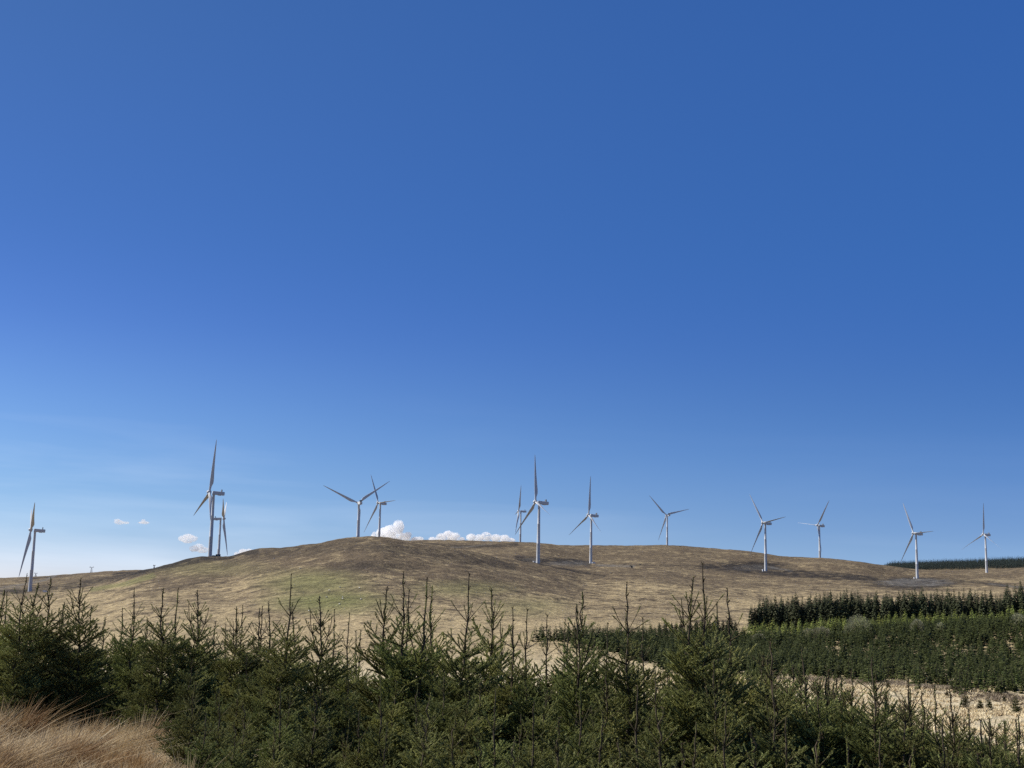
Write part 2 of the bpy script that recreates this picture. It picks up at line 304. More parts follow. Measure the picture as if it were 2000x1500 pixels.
base = mix(math2('MULTIPLY', A1[1], mrange(n_mid, 0.25, 0.6, 1.0, 0.45)), base, mix(mrange(n_fine, 0.35, 0.65), (0.115, 0.130, 0.040), (0.235, 0.245, 0.085)))
base = mix(math2('MULTIPLY', A1[0], mrange(n_fine, 0.40, 0.75, 1.0, 0.5)), base, mix(mrange(n_fine, 0.45, 0.7), (0.012, 0.011, 0.011), (0.055, 0.050, 0.046)))
base = mix(math2('MULTIPLY', A1[2], mrange(n_mid, 0.35, 0.6, 1.0, 0.25)), base, mix(mrange(n_fine, 0.35, 0.65), (0.085, 0.082, 0.078), (0.26, 0.245, 0.215)))
crm = mix(mrange(n_tuft, 0.36, 0.60), (0.34, 0.26, 0.15), (0.80, 0.68, 0.44))
crm = mix(mrange(n_fine, 0.50, 0.72), crm, (0.40, 0.31, 0.19))
base = mix(math2('MULTIPLY', A2[1], mrange(n_mid, 0.3, 0.5, 0.65, 1.0)), base, crm)
base = mix(A2[2], base, mix(mrange(n_tuft, 0.4, 0.6), (0.10, 0.065, 0.035), (0.26, 0.18, 0.10)))
L.new(base, b.inputs['Base Color'])
bp = add('ShaderNodeBump'); bp.inputs['Strength'].default_value = 0.7; bp.inputs['Distance'].default_value = 1.0
hh = math2('ADD', math2('MULTIPLY', n_fine, 1.5), math2('MULTIPLY', n_mid, 5.0)); L.new(hh, bp.inputs['Height']); L.new(bp.outputs[0], b.inputs['Normal'])
me = mesh_np('moorland', V, [Fq, Fc], ter_m, smooth=True)
for nm, cs in (('cover', (peat, green, gravel)), ('ground_tone', (tone, cream, soil))):
    a = me.color_attributes.new(nm, 'FLOAT_COLOR', 'POINT'); a.data.foreach_set('color', np.stack([*cs, np.ones(len(V))], -1).astype(np.float32).ravel())
tag(link('moorland', me), kind='structure')

# ------------------------------------------------------------------ clouds low over the ridge
cl_m, t, b = node_mat('cloud_vapour'); N = t.nodes; L = t.links; N.remove(b)
pvn = N.new('ShaderNodeVolumePrincipled'); pvn.inputs['Color'].default_value = (0.994, 0.998, 1.0, 1); pvn.inputs['Density'].default_value = 0.021; pvn.inputs['Anisotropy'].default_value = 0.0
L.new(pvn.outputs[0], [n for n in N if n.type == 'OUTPUT_MATERIAL'][0].inputs['Volume'])
cl_thin = cl_m.copy(); cl_thin.name = 'thin_cloud_vapour'; cl_thin.node_tree.nodes[pvn.name].inputs['Density'].default_value = 0.014
def sphere_dirs(nu=28, nv=18):
    u = np.linspace(0, 2 * math.pi, nu, endpoint=False); v = np.linspace(0, math.pi, nv)
    U, Vv = np.meshgrid(u, v, indexing='ij'); P = np.stack([np.sin(Vv) * np.cos(U), np.sin(Vv) * np.sin(U), np.cos(Vv)], -1).reshape(-1, 3)
    i, j = np.meshgrid(np.arange(nu), np.arange(nv - 1), indexing='ij'); k = (i + 1) % nu
    return P, np.stack([i * nv + j, i * nv + j + 1, k * nv + j + 1, k * nv + j], -1).reshape(-1, 4)
SP, SF = sphere_dirs()
def cloud(puffs, label, D=14000, alpha=1.0):
    """puffs: (px, py, radius px, squash)"""
    Vs = []; Fs = []; o = 0; c0 = ray(puffs[0][0], puffs[0][1], D)
    for (x, y, r, sq) in puffs:
        for q in range(1 + int(r > 2) * 5):
            rr = r * 1.2 if q == 0 else r * rng.uniform(0.35, 0.6); a = rng.uniform(0, math.pi)
            ox, oy = (0, 0) if q == 0 else (math.cos(a) * r * 0.75, -math.sin(a) * r * 0.65 * sq)
            c = ray(x + ox, y + oy, D + rng.uniform(-150, 150)); R = rr / FPX * D
            P = SP * R * (1 + 0.5 * fbm(SP[:, 0] * 2.5 + x, SP[:, 2] * 2.5 + SP[:, 1] * 1.7 + y, 3, int(x) % 50 + q))[:, None]
            P[:, 2] *= sq
            Vs.append(P + c - c0); Fs.append(SF + o); o += len(SP)
    ob = link('cloud', mesh_np('cloud', np.concatenate(Vs), np.concatenate(Fs), cl_m if alpha == 1 else cl_thin, smooth=True), loc=c0); tag(ob, label, 'cloud', 'clouds low over the ridge'); return ob
cloud([(735, 1048, 9, .9), (748, 1042, 11, .9), (762, 1038, 11, 1), (778, 1030, 10, 1.1), (781, 1024, 6, 1), (770, 1048, 14, .8), (790, 1050, 10, .8), (797, 1045, 6, .9), (812, 1055, 8, .7), (820, 1053, 6, .7)], 'tallest white heaped cloud, rising behind the hilltop turbine tower')
cloud([(845, 1055, 7, .8), (862, 1050, 9, .8), (875, 1047, 10, .9), (888, 1049, 9, .8), (900, 1055, 7, .7)], 'white heaped cloud in the middle of the bank behind the ridge')
cloud([(920, 1050, 8, .8), (935, 1051, 8, .8), (950, 1048, 9, .8), (968, 1051, 9, .7), (985, 1052, 9, .7), (998, 1056, 7, .7)], 'white cloud at the right end of the bank, beside a distant turbine')
cloud([(229, 1018, 5, .8), (236, 1020, 5, .6), (245, 1021, 6, .35), (233, 1021, 7, .4)], 'left of two tiny white clouds side by side high over the left skyline', alpha=0.75)
cloud([(280, 1018, 4, .8), (284, 1021, 6, .4), (276, 1021, 5, .4)], 'right of two tiny white clouds side by side high over the left skyline', alpha=0.75)
cloud([(358, 1052, 8, .6), (367, 1050, 9, .7), (377, 1052, 8, .6), (366, 1056, 9, .5)], 'upper small white cloud left of the tallest turbine', alpha=0.8)
cloud([(379, 1072, 8, .6), (388, 1070, 9, .7), (396, 1074, 9, .6)], 'lower small white cloud beside the tallest turbine tower', alpha=0.7)
cloud([(464, 1082, 6, .6), (475, 1077, 7, .6), (487, 1076, 6, .6), (478, 1082, 9, .6)], 'low white cloud just showing over the left shoulder of the hill')

# ------------------------------------------------------------------ wind turbines
tw_m = simple_mat('turbine_white_paint', (0.60, 0.60, 0.585), 0.4, 0.06, 0.3)
cool_m = simple_mat('cooler_grey', (0.12, 0.125, 0.13), 0.5, 0.2, 1.0)
def revolve(rings, n=24, axis=2):
    P = []; 
    for (z, r) in rings:
        a = np.linspace(0, 2 * math.pi, n, endpoint=False); P.append(np.stack([r * np.cos(a), r * np.sin(a), np.full(n, z)], -1))
    P = np.concatenate(P); m = len(rings); i, j = np.meshgrid(np.arange(m - 1), np.arange(n), indexing='ij'); k = (j + 1) % n
    F = np.stack([i * n + j, i * n + k, (i + 1) * n + k, (i + 1) * n + j], -1).reshape(-1, 4)
    if axis == 0: P = P[:, [2, 0, 1]]
    return P, F
def box(c, s, bev=0.0, seg=2):
    import bmesh
    bm = bmesh.new(); bmesh.ops.create_cube(bm, size=1.0); bmesh.ops.scale(bm, vec=s, verts=bm.verts); 
    if bev: bmesh.ops.bevel(bm, geom=bm.edges[:], offset=bev, segments=seg, profile=0.6, affect='EDGES')
    bmesh.ops.translate(bm, vec=c, verts=bm.verts); return bm
def bm_mesh(name, bms, m, smooth=False):
    import bmesh
    me = bpy.data.meshes.new(name); out = bmesh.new()
    for q in bms:
        tmp = bpy.data.meshes.new('tmp'); q.to_mesh(tmp); out.from_mesh(tmp); bpy.data.meshes.remove(tmp)
    out.to_mesh(me); me.materials.append(m)
    for p in me.polygons: p.use_smooth = smooth
    return me
RB = 56.0; HUB = 68.0; TILT = math.radians(6); CONE = math.radians(4)
P, F = revolve([(-6, 2.15), (0, 2.15), (0.6, 2.1), (22, 1.95), (22.1, 1.99), (22.3, 1.99), (22.4, 1.94), (44, 1.6), (44.1, 1.65), (44.3, 1.65), (44.4, 1.6), (HUB - 2.6, 1.25), (HUB - 2.3, 1.45), (HUB - 1.6, 1.5)], 32)
me_tower = mesh_np('tower', P, F, tw_m, smooth=True)
P, F = revolve([(-4.6, 0.0), (-4.55, 1.3), (-3.9, 1.85), (-2.6, 2.0), (1.3, 1.75), (1.35, 0.0)], 24, 0)
nac = box((-4.9 + 0.0, 0, 0.1), (12.6, 3.7, 3.7), 0.7, 3)
me_nac = bm_mesh('nacelle', [nac, box((-6.0, 0, -1.95), (3.4, 2.6, 0.5), 0.15)], tw_m)
me_cool = bm_mesh('cooler', [box((-8.0, 0, 3.1), (0.9, 3.3, 2.4), 0.15), box((-8.0, -1.2, 2.0), (0.3, 0.2, 0.6)), box((-8.0, 1.2, 2.0), (0.3, 0.2, 0.6))], cool_m)
P, F = revolve([(3.0, 0.0), (2.9, 0.6), (2.4, 1.25), (1.5, 1.75), (0.2, 1.95), (-1.2, 1.9), (-1.6, 1.5)], 24, 0)
me_hub = mesh_np('hub', P, F, tw_m, smooth=True)
def blade_mesh(feather=72):
    """root at origin, span along +Z, chord along X (rotor axis X), thickness along Y before twist"""
    st = [(0.8, 2.2, 2.2, 80, 0), (3, 2.2, 2.1, 70, 0), (6, 2.7, 1.6, 40, .1), (10, 3.9, 1.0, 20, .25), (14, 3.9, .78, 14, .25), (22, 3.1, .55, 8, .22), (32, 2.3, .38, 4, .2), (42, 1.6, .24, 1, .18), (50, 1.05, .14, -1, .15), (54.5, .6, .08, -2, .1), (56, .12, .03, -2, 0)]
    n = 16; a = np.linspace(0, 2 * math.pi, n, endpoint=False); P = []
    for (z, c, th, tw, off) in st:
        cx = np.cos(a) * c / 2 + off * c; k = 0.5 + 0.5 * np.cos(a); cy = np.sin(a) * th / 2 * (1 - 0.35 * np.where(z > 5, 1, 0) * (1 - k))
        w = math.radians(tw + feather if z > 5 else 90); X = cx * math.cos(w) - cy * math.sin(w); Y = cx * math.sin(w) + cy * math.cos(w)
        # chord lies across the rotor plane: plane direction = Y, axis = X
        P.append(np.stack([-Y + 0.0 * z - (z / 56) ** 2 * 0.8, X, np.full(n, z)], -1))
    P = np.concatenate(P); m = len(st); i, j = np.meshgrid(np.arange(m - 1), np.arange(n), indexing='ij'); k = (j + 1) % n
    F = np.stack([i * n + j, i * n + k, (i + 1) * n + k, (i + 1) * n + j], -1).reshape(-1, 4)
    return mesh_np('blade', P, F, tw_m, smooth=True)
me_blade = blade_mesh(); me_blade_flat = blade_mesh(-20)
TUR = [  # hub px, hub py, yaw, phase, distance, label
 (60.7, 1034.7, 202.8, 58.1, 1551, 'white turbine alone at the far left, by the gravel track, one blade hanging down'),
 (409.3, 961.3, 205.0, 5.4, 1333, 'tallest looking turbine, on the left shoulder of the hill, one blade straight up'),
 (437, 1013, 9.6, 59.4, 1927, 'turbine seen edge on behind the tallest one, its rotor on the right of its nacelle'),
 (699.8, 982.5, 111.6, 66.6, 1752, 'left turbine of the hilltop pair, two blades raised in a wide V'),
 (738.5, 982, 218.6, 88.8, 2017, 'right turbine of the hilltop pair, its tower crossing the white cloud'),
 (1013, 998, 183.6, 25.2, 2488, 'small distant turbine close left of the big central one, nearly edge on'),
 (1046, 980.4, 202.3, 109.0, 1387, 'big central turbine on the dark peat pad, one long blade pointing straight up'),
 (1149.6, 1005.7, 205.2, 119.4, 1760, 'turbine at the right end of the central peat pad, like an upside down Y'),
 (1301.4, 1006, 107.8, 45.3, 2597, 'distant turbine standing alone on the bare skyline, facing away'),
 (1490, 1021, 207.3, 83.4, 1895, 'turbine beside the black excavated peat bank above the dark forest edge'),
 (1596.4, 1026, 204.3, 36.8, 2340, 'distant skyline turbine with one blade level to the left and one raised to the right'),
 (1784, 1041.5, 195.8, 89.3, 1977, 'turbine on the round pale gravel pad'),
 (1920.5, 1043.5, 204.2, 0.6, 2340, 'turbine farthest right, in front of the dark wooded hill')]
for (hx, hy, yaw, ph, D, lab) in TUR:
    hub = ray(hx, hy, D); yw = math.radians(yaw)
    ax = np.array([math.cos(yw) * math.cos(TILT), math.sin(yw) * math.cos(TILT), math.sin(TILT)])
    tx, ty = hub[0] - 4.5 * math.cos(yw), hub[1] - 4.5 * math.sin(yw); tz = hub[2] - 0.5 - HUB
    g = gz(tx, ty); r = empty('wind_turbine', (tx, ty, tz)); tag(r, lab, 'wind turbine', 'wind turbines on the moor')
    tow = link('tower', me_tower, r)
    if g < tz - 4: tow.scale = (1, 1, 1); 
    no = link('nacelle', me_nac, r); no.location = (0, 0, HUB); no.rotation_euler = (0, -TILT * 0.5, yw)
    co = link('cooler', me_cool, no)
    M = Matrix.Translation(Vector(hub - np.array([tx, ty, tz]))) @ Matrix.Rotation(yw, 4, 'Z') @ Matrix.Rotation(-TILT, 4, 'Y')
    ho = link('hub', me_hub, r); ho.matrix_local = M
    # in-plane basis as used when the phases were measured: u = a x s (up), s = horizontal
    s = np.array([-math.sin(yw), math.cos(yw), 0]); u = np.cross(ax, s)
    for k in range(3):
        th = math.radians(ph) + k * 2 * math.pi / 3
        rd = math.cos(th) * u + math.sin(th) * s; span = math.cos(CONE) * rd + math.sin(CONE) * ax
        xax = math.cos(CONE) * ax - math.sin(CONE) * rd; yax = np.cross(span, xax)
        o = hub - np.array([tx, ty, tz])
        bo = link('blade', me_blade_flat if 100 < yaw < 120 else me_blade, r)
        bo.matrix_local = Matrix(((xax[0], yax[0], span[0], o[0]), (xax[1], yax[1], span[1], o[1]), (xax[2], yax[2], span[2], o[2]), (0, 0, 0, 1)))
    print('TURBINE', round(hx), 'tower foot', round(tz, 1), 'ground', round(g, 1))

# ------------------------------------------------------------------ vegetation materials
bark_m = simple_mat('spruce_bark', (0.115, 0.088, 0.058), 0.85, 0.45, 14, 0.1)
twig_m = simple_mat('spruce_twig', (0.085, 0.060, 0.036), 0.8, 0.4, 9, 0.1)
def leafy(name, col, col2, objvar, transl=0.25, scale=3.0, rough=0.55):
    m = simple_mat(name, col, rough, 0, scale, 0.15, objvar, col2)
    t = m.node_tree; b = t.nodes['Principled BSDF']; out = [n for n in t.nodes if n.type == 'OUTPUT_MATERIAL'][0]
    tr = t.nodes.new('ShaderNodeBsdfTranslucent'); ms = t.nodes.new('ShaderNodeMixShader'); ms.inputs[0].default_value = transl
    t.links.new(b.inputs['Base Color'].links[0].from_socket, tr.inputs[0]); t.links.new(b.outputs[0], ms.inputs[1]); t.links.new(tr.outputs[0], ms.inputs[2]); t.links.new(ms.outputs[0], out.inputs[0])
    return m
needle_m = leafy('spruce_needles', (0.205, 0.220, 0.070), (0.330, 0.335, 0.110), 0.32, 0.22, 2.2)
far_needle_m = leafy('conifer_foliage', (0.046, 0.054, 0.026), (0.078, 0.086, 0.040), 0.25, 0.1, 0.8)
plant_m = leafy('plantation_foliage', (0.050, 0.062, 0.018), (0.100, 0.112, 0.032), 0.40, 0.2, 0.5)
larch_m = leafy('larch_foliage', (0.20, 0.235, 0.055), (0.31, 0.34, 0.09), 0.2, 0.3, 0.6)
shrub_m = leafy('willow_foliage', (0.26, 0.25, 0.14), (0.36, 0.34, 0.22), 0.15, 0.2, 0.8)

# ------------------------------------------------------------------ detailed young spruces
def unit(v): return v / (np.linalg.norm(v) + 1e-9)
class Builder:
    def __init__(s, seed): s.r = np.random.default_rng(seed); s.stem = []; s.need = []
    def poly(s, pts, r0, r1, mat=1):
        pts = np.asarray(pts); n = len(pts) - 1
        for i in range(n): s.stem.append((pts[i], pts[i + 1], r0 + (r1 - r0) * i / n, r0 + (r1 - r0) * (i + 1) / n, mat))
    def shoot(s, pts, dens=1.0, ln=0.018, spread=1.0):
        pts = np.asarray(pts)
        for i in range(len(pts) - 1): s.need.append((*pts[i], *pts[i + 1], dens, ln, spread))
def curve(o, d, L, n, up, r, wig=0.05):
    pts = [o]; d = unit(d); st = L / n
    for i in range(n):
        d = unit(d + np.array([0, 0, up / n]) + r.normal(size=3) * wig); pts.append(pts[-1] + d * st)
    return np.array(pts)
def spruce(seed, H, years, spread, leaders=1, bare=0.0, dense=1.0, lead=1.0):
    B = Builder(seed); r = B.r
    inc = np.array([r.uniform(.30, .52)] + [r.uniform(.28, .40) * (1 - 0.03 * k) for k in range(years - 1)])
    if r.random() < 0.4: inc[0] *= 1.25
    inc[0] *= lead
    inc = inc / inc.sum() * (H - 0.15); hs = H - np.cumsum(inc)       # node heights from the top
    # trunk with small kinks at nodes
    off = np.cumsum(r.normal(size=(years + 1, 2)) * 0.022, 0); off -= off[0]
    hgt = np.concatenate([[H], hs]); rad_ = lambda z: 0.0058 + 0.0095 * (H - z)
    def axis(z): 
        return np.array([np.interp(z, hgt[::-1], off[::-1, 0]), np.interp(z, hgt[::-1], off[::-1, 1]), z])
    base0 = axis(hs[-1])
    zt = np.concatenate([[-0.25], hgt[::-1][0:]]); zt = np.unique(np.concatenate([zt, (hgt[:-1] + hgt[1:]) / 2, [H - inc[0] * .25, H - inc[0] * .75]]))
    trunk = np.array([axis(z) + (np.array([r.normal() * .013, r.normal() * .013, 0]) if 0 < z < H else 0) for z in zt]); B.trunk = trunk; B.trunk_r = [rad_(z) for z in zt]
    def lateral(o, d, L, up, lvl, dn=1.0, naked=False):
        n = 4 if L > .3 else (3 if L > 0.12 else 2)
        P = curve(o, d, L, n, up, r, 0.06)
        B.poly(P, 0.0032 + L * 0.012, 0.0028, 1)
        B.shoot(P, (0.6 if naked else 1.1) * dn * dense, 0.014 if naked else 0.022, 0.6 if naked else 1.0)
        B.shoot(P[-2:] if len(P) > 2 else P, dn * 0.5, 0.023, 1.0)
        if lvl == 0 or L < 0.09: return
        ds = 0.095 if lvl == 2 else 0.085
        t = max(0.06, L * 0.16); side = r.choice([-1, 1])
        while t < L * 0.95:
            f = t / L * n; k = min(int(f), n - 1); p = P[k] + (P[k + 1] - P[k]) * (f - k); ax = unit(P[k + 1] - P[k])
            hor = unit(np.cross(ax, [0, 0, 1])) * side
            ang = r.uniform(.55, .9); dd = ax * math.cos(ang) + hor * math.sin(ang) + np.array([0, 0, r.uniform(-.12, .28)])
            ll = ((L - t) * r.uniform(.4, .68) + 0.10) * (1.0 if lvl == 2 else .9)
            if naked and t < L * .5: ll *= 0.6
            lateral(p, dd, ll, up * .5, lvl - 1, dn)
            side = -side; t += ds * r.uniform(.6, 1.3)
    # whorls
    for k in range(years):
        z = hs[k]; q = axis(z); nb = r.integers(5, 8) if k < 2 else r.integers(6, 9); a0 = r.uniform(0, 6.28)
        el = math.radians([46, 38, 28, 18, 9, 2, -3, -7, -9, -10][min(k, 9)])
        Lk = spread * [0.34, 0.43, 0.53, 0.62, 0.71, 0.79, 0.86, 0.92, 0.96, 1.0][min(k, 9)] * H / 3.0
        for j in range(nb):
            a = a0 + j * 6.283 / nb + r.normal() * .2; e = el + r.normal() * .12
            L = Lk * r.uniform(.62, 1.2); d = np.array([math.cos(a) * math.cos(e), math.sin(a) * math.cos(e), math.sin(e)])
            if k == 0: lateral(q + np.array([0, 0, r.uniform(-.03, .0)]), d, L, r.uniform(-.05, .4), 0, 1, naked=True)
            elif k == 1: lateral(q + np.array([0, 0, r.uniform(-.04, .02)]), d, L, r.uniform(.0, .45), 1, 0.9, naked=(r.random() < bare))
            else: lateral(q + np.array([0, 0, r.uniform(-.05, .05)]), d, L, r.uniform(.1, .45), 2)
        # internodal shoots
        if k > 0:
            ztop = hs[k - 1]; 
            for j in range(int(r.integers(10, 16)) if k < 3 else int(r.integers(16, 24))):
                zz_ = r.uniform(z + 0.03, ztop - .02); a = r.uniform(0, 6.28); e = r.uniform(0.0, .6)
                L = min(0.05 + 0.10 * k, 0.65) * r.uniform(.5, 1.3) * (1 if k > 1 else .8)
                lateral(axis(zz_), np.array([math.cos(a) * math.cos(e), math.sin(a) * math.cos(e), math.sin(e)]), L, .3, 1 if L > .15 else 0, 0.9 if k > 1 else .7, naked=(k == 1))
    # the leader carries sparse needles pressed to the stem, and bud knots
    top = [axis(z) for z in np.linspace(hs[0], H, 5)]; B.shoot(top, .45 + (1 - bare) * .5, .012 + (1 - bare) * .012, .5 + (1 - bare) * .4)
    for q in top[1:]:
        for j in range(3):
            a = r.uniform(0, 6.28); e = r.uniform(.4, 1); d = np.array([math.cos(a) * math.cos(e), math.sin(a) * math.cos(e), math.sin(e)]); p = q - np.array([0, 0, r.uniform(0, .08)])
            B.poly([p, p + d * r.uniform(.015, .06)], .007, .004, 1)
    for m in range(leaders - 1):                                       # rival leaders
        a = r.uniform(0, 6.28); k = int(r.integers(0, 2)); q = axis(hs[k]); L = (H - hs[k]) * r.uniform(.62, .92)
        d = np.array([math.cos(a) * .55, math.sin(a) * .55, .8]); Pc = curve(q, d, L, 6, 1.5, r, .05); B.poly(Pc, .010, .005, 0); B.shoot(Pc, .5, .012, .6)
        if k == 1:
            w = Pc[3]
            for j in range(5):
                aa = j * 1.26 + r.uniform(0, .5); lateral(w, np.array([math.cos(aa) * .8, math.sin(aa) * .8, .65]), r.uniform(.12, .24), .6, 0, 1, True)
    return B
def tubes(segs, k):
    p0 = np.array([s[0] for s in segs]); p1 = np.array([s[1] for s in segs]); r0 = np.array([s[2] for s in segs]); r1 = np.array([s[3] for s in segs])
    d = p1 - p0; d /= np.linalg.norm(d, axis=1, keepdims=True) + 1e-9
    ref = np.where(np.abs(d[:, 2:3]) > .9, [[1., 0, 0]], [[0, 0, 1.]]); u = np.cross(d, ref); u /= np.linalg.norm(u, axis=1, keepdims=True); v = np.cross(d, u)
    a = np.linspace(0, 2 * math.pi, k, endpoint=False); ring = u[:, None, :] * np.cos(a)[None, :, None] + v[:, None, :] * np.sin(a)[None, :, None]
    A = p0[:, None, :] + ring * r0[:, None, None]; Bq = p1[:, None, :] + ring * r1[:, None, None]
    V = np.concatenate([A, Bq], 1).reshape(-1, 3); n = len(segs); b0 = (np.arange(n) * 2 * k)[:, None]; j = np.arange(k)[None, :]; j2 = (j + 1) % k
    F = np.stack([b0 + j, b0 + j2, b0 + k + j2, b0 + k + j], -1).reshape(-1, 4); return V, F
def needles(arr, r, per_m=620, wid=0.0055):
    arr = np.asarray(arr); L = np.linalg.norm(arr[:, 3:6] - arr[:, :3], axis=1); n = np.maximum(1, (L * per_m * arr[:, 6]).astype(int))
    idx = np.repeat(np.arange(len(arr)), n); t = r.random(len(idx)); p = arr[idx, :3] + (arr[idx, 3:6] - arr[idx, :3]) * t[:, None]
    d = arr[idx, 3:6] - arr[idx, :3]; d /= np.linalg.norm(d, axis=1, keepdims=True) + 1e-9
    ref = np.where(np.abs(d[:, 2:3]) > .9, [[1., 0, 0]], [[0, 0, 1.]]); u = np.cross(d, ref); u /= np.linalg.norm(u, axis=1, keepdims=True); v = np.cross(d, u)
    a = r.random(len(idx)) * 6.283; rd = u * np.cos(a)[:, None] + v * np.sin(a)[:, None]; sp = arr[idx, 8][:, None]
    nd = d * .85 + rd * .62 * sp + r.normal(size=d.shape) * .12; nd /= np.linalg.norm(nd, axis=1, keepdims=True)
    w = np.cross(nd, r.normal(size=nd.shape)); w /= np.linalg.norm(w, axis=1, keepdims=True) + 1e-9
    ln = (arr[idx, 7] * r.uniform(.8, 1.3, len(idx)))[:, None]
    V = np.stack([p - w * wid / 2, p + w * wid / 2, p + nd * ln * .55 + w * wid * .55, p + nd * ln], 1).reshape(-1, 3)
    k = np.arange(len(idx)) * 4; return V, np.stack([k, k + 1, k + 2, k + 3], -1)
def spruce_meshes(B, tag_):
    tv, tf = tubes([(B.trunk[i], B.trunk[i + 1], B.trunk_r[i], B.trunk_r[i + 1]) for i in range(len(B.trunk) - 1)], 7)
    mt = mesh_np('trunk', tv, tf, bark_m, smooth=True)
    sv, sf = tubes(B.stem, 3); nv, nf = needles(B.need, B.r)
    V = np.concatenate([sv, nv]); mi = np.concatenate([np.zeros(len(sf), int), np.ones(len(nf), int)])
    mc = mesh_np('crown', V, np.concatenate([sf, nf + len(sv)]), [twig_m, needle_m], mi)
    return mt, mc, len(nf)
PROTO = []
for i, (H, yr, spd, ld, bare) in enumerate([(2.9, 8, .95, 1, .2), (3.3, 8, .9, 1, .7), (2.6, 7, 1.05, 3, .3), (3.1, 8, 1.0, 2, .2), (2.3, 6, 1.15, 1, .1), (3.6, 9, .9, 1, .5), (2.7, 7, 1.0, 2, .4), (1.9, 6, 1.2, 1, 0)]):
    spd *= .92
    B = spruce(100 + i, H, yr, spd, ld, bare); mt, mc, nn = spruce_meshes(B, i); PROTO.append((H, mt, mc)); print('SPRUCE', i, nn, len(B.stem))
SHORT = {51: 'the leader crossing the far left turbine foot', 103: 'the leaning leader by the far left turbine', 75: 'the bushy top by the far left turbine', 165: 'the doubled leader behind the dry grass',
 259: 'the long crooked leader over the grass', 321: 'the left of the two close tops', 342: 'the right of the two close tops', 376: 'the many fingered top below the tallest turbine', 567: 'the curved leader on the green patch', 617: 'the three upright leaders on the green patch',
 761: 'the knobbly leader starting the middle cluster', 789: 'the tallest spruce of the middle cluster', 826: 'the trident top', 850: 'the straight thin leader right of the trident', 910: 'the tall narrow knotted spruce', 957: 'the twin curved leader',
 1126: 'the knobbly candle top', 1147: 'the wavy bare leader', 1225: 'the crooked leader with side knobs', 1333: 'the forked two pronged leader', 1393: 'the tallest foreground spruce', 1431: 'the knotted leader by the forest edge',
 1515: 'the spruce at the valley grass left end', 1710: 'the twisted curled leader', 1854: 'the pair of thick close leaders', 1990: 'the upswept twigs at the right edge'}
def rel(kind, x, gap=12):
    k = min(SHORT, key=lambda q: abs(q - x)); side = 'below' if abs(k - x) < gap else ('just left of' if x < k else 'just right of')
    return kind + ' ' + side + ' ' + SHORT[k]
FILLP = []
for i, (H, yr, spd, ld) in enumerate([(2.9, 9, .95, .45, ), (2.4, 8, 1.05, .6), (3.3, 10, .9, .4)]):
    B = spruce(160 + i, H, yr, spd * .92, 1, 0.0, 1.05, ld); mt, mc, nn = spruce_meshes(B, i); FILLP.append(len(PROTO)); PROTO.append((H, mt, mc))
def plant_tree(px, py_tip, D, label, group, which=None, cat='spruce'):
    tip = ray(px, py_tip, D); g = gz(tip[0], tip[1]) ; h = tip[2] - g
    if h < 0.9: h = 0.9
    if which is None:
        c = sorted(range(8), key=lambda k: abs(PROTO[k][0] - h) + random.uniform(0, .9)); which = c[0]
    H, mt, mc = PROTO[which]
    s = h / H; sx = s * random.uniform(.92, 1.1) if s < 1.15 else s * .92
    r = empty('young_spruce', (tip[0], tip[1], g), random.uniform(0, 6.28), (sx, sx, s)); r.rotation_euler[0] = random.gauss(0, .015); r.rotation_euler[1] = random.gauss(0, .015)
    tag(r, label, cat, group); link('trunk', mt, r); link('crown', mc, r); return r
GF = 'young spruces in the foreground thicket'
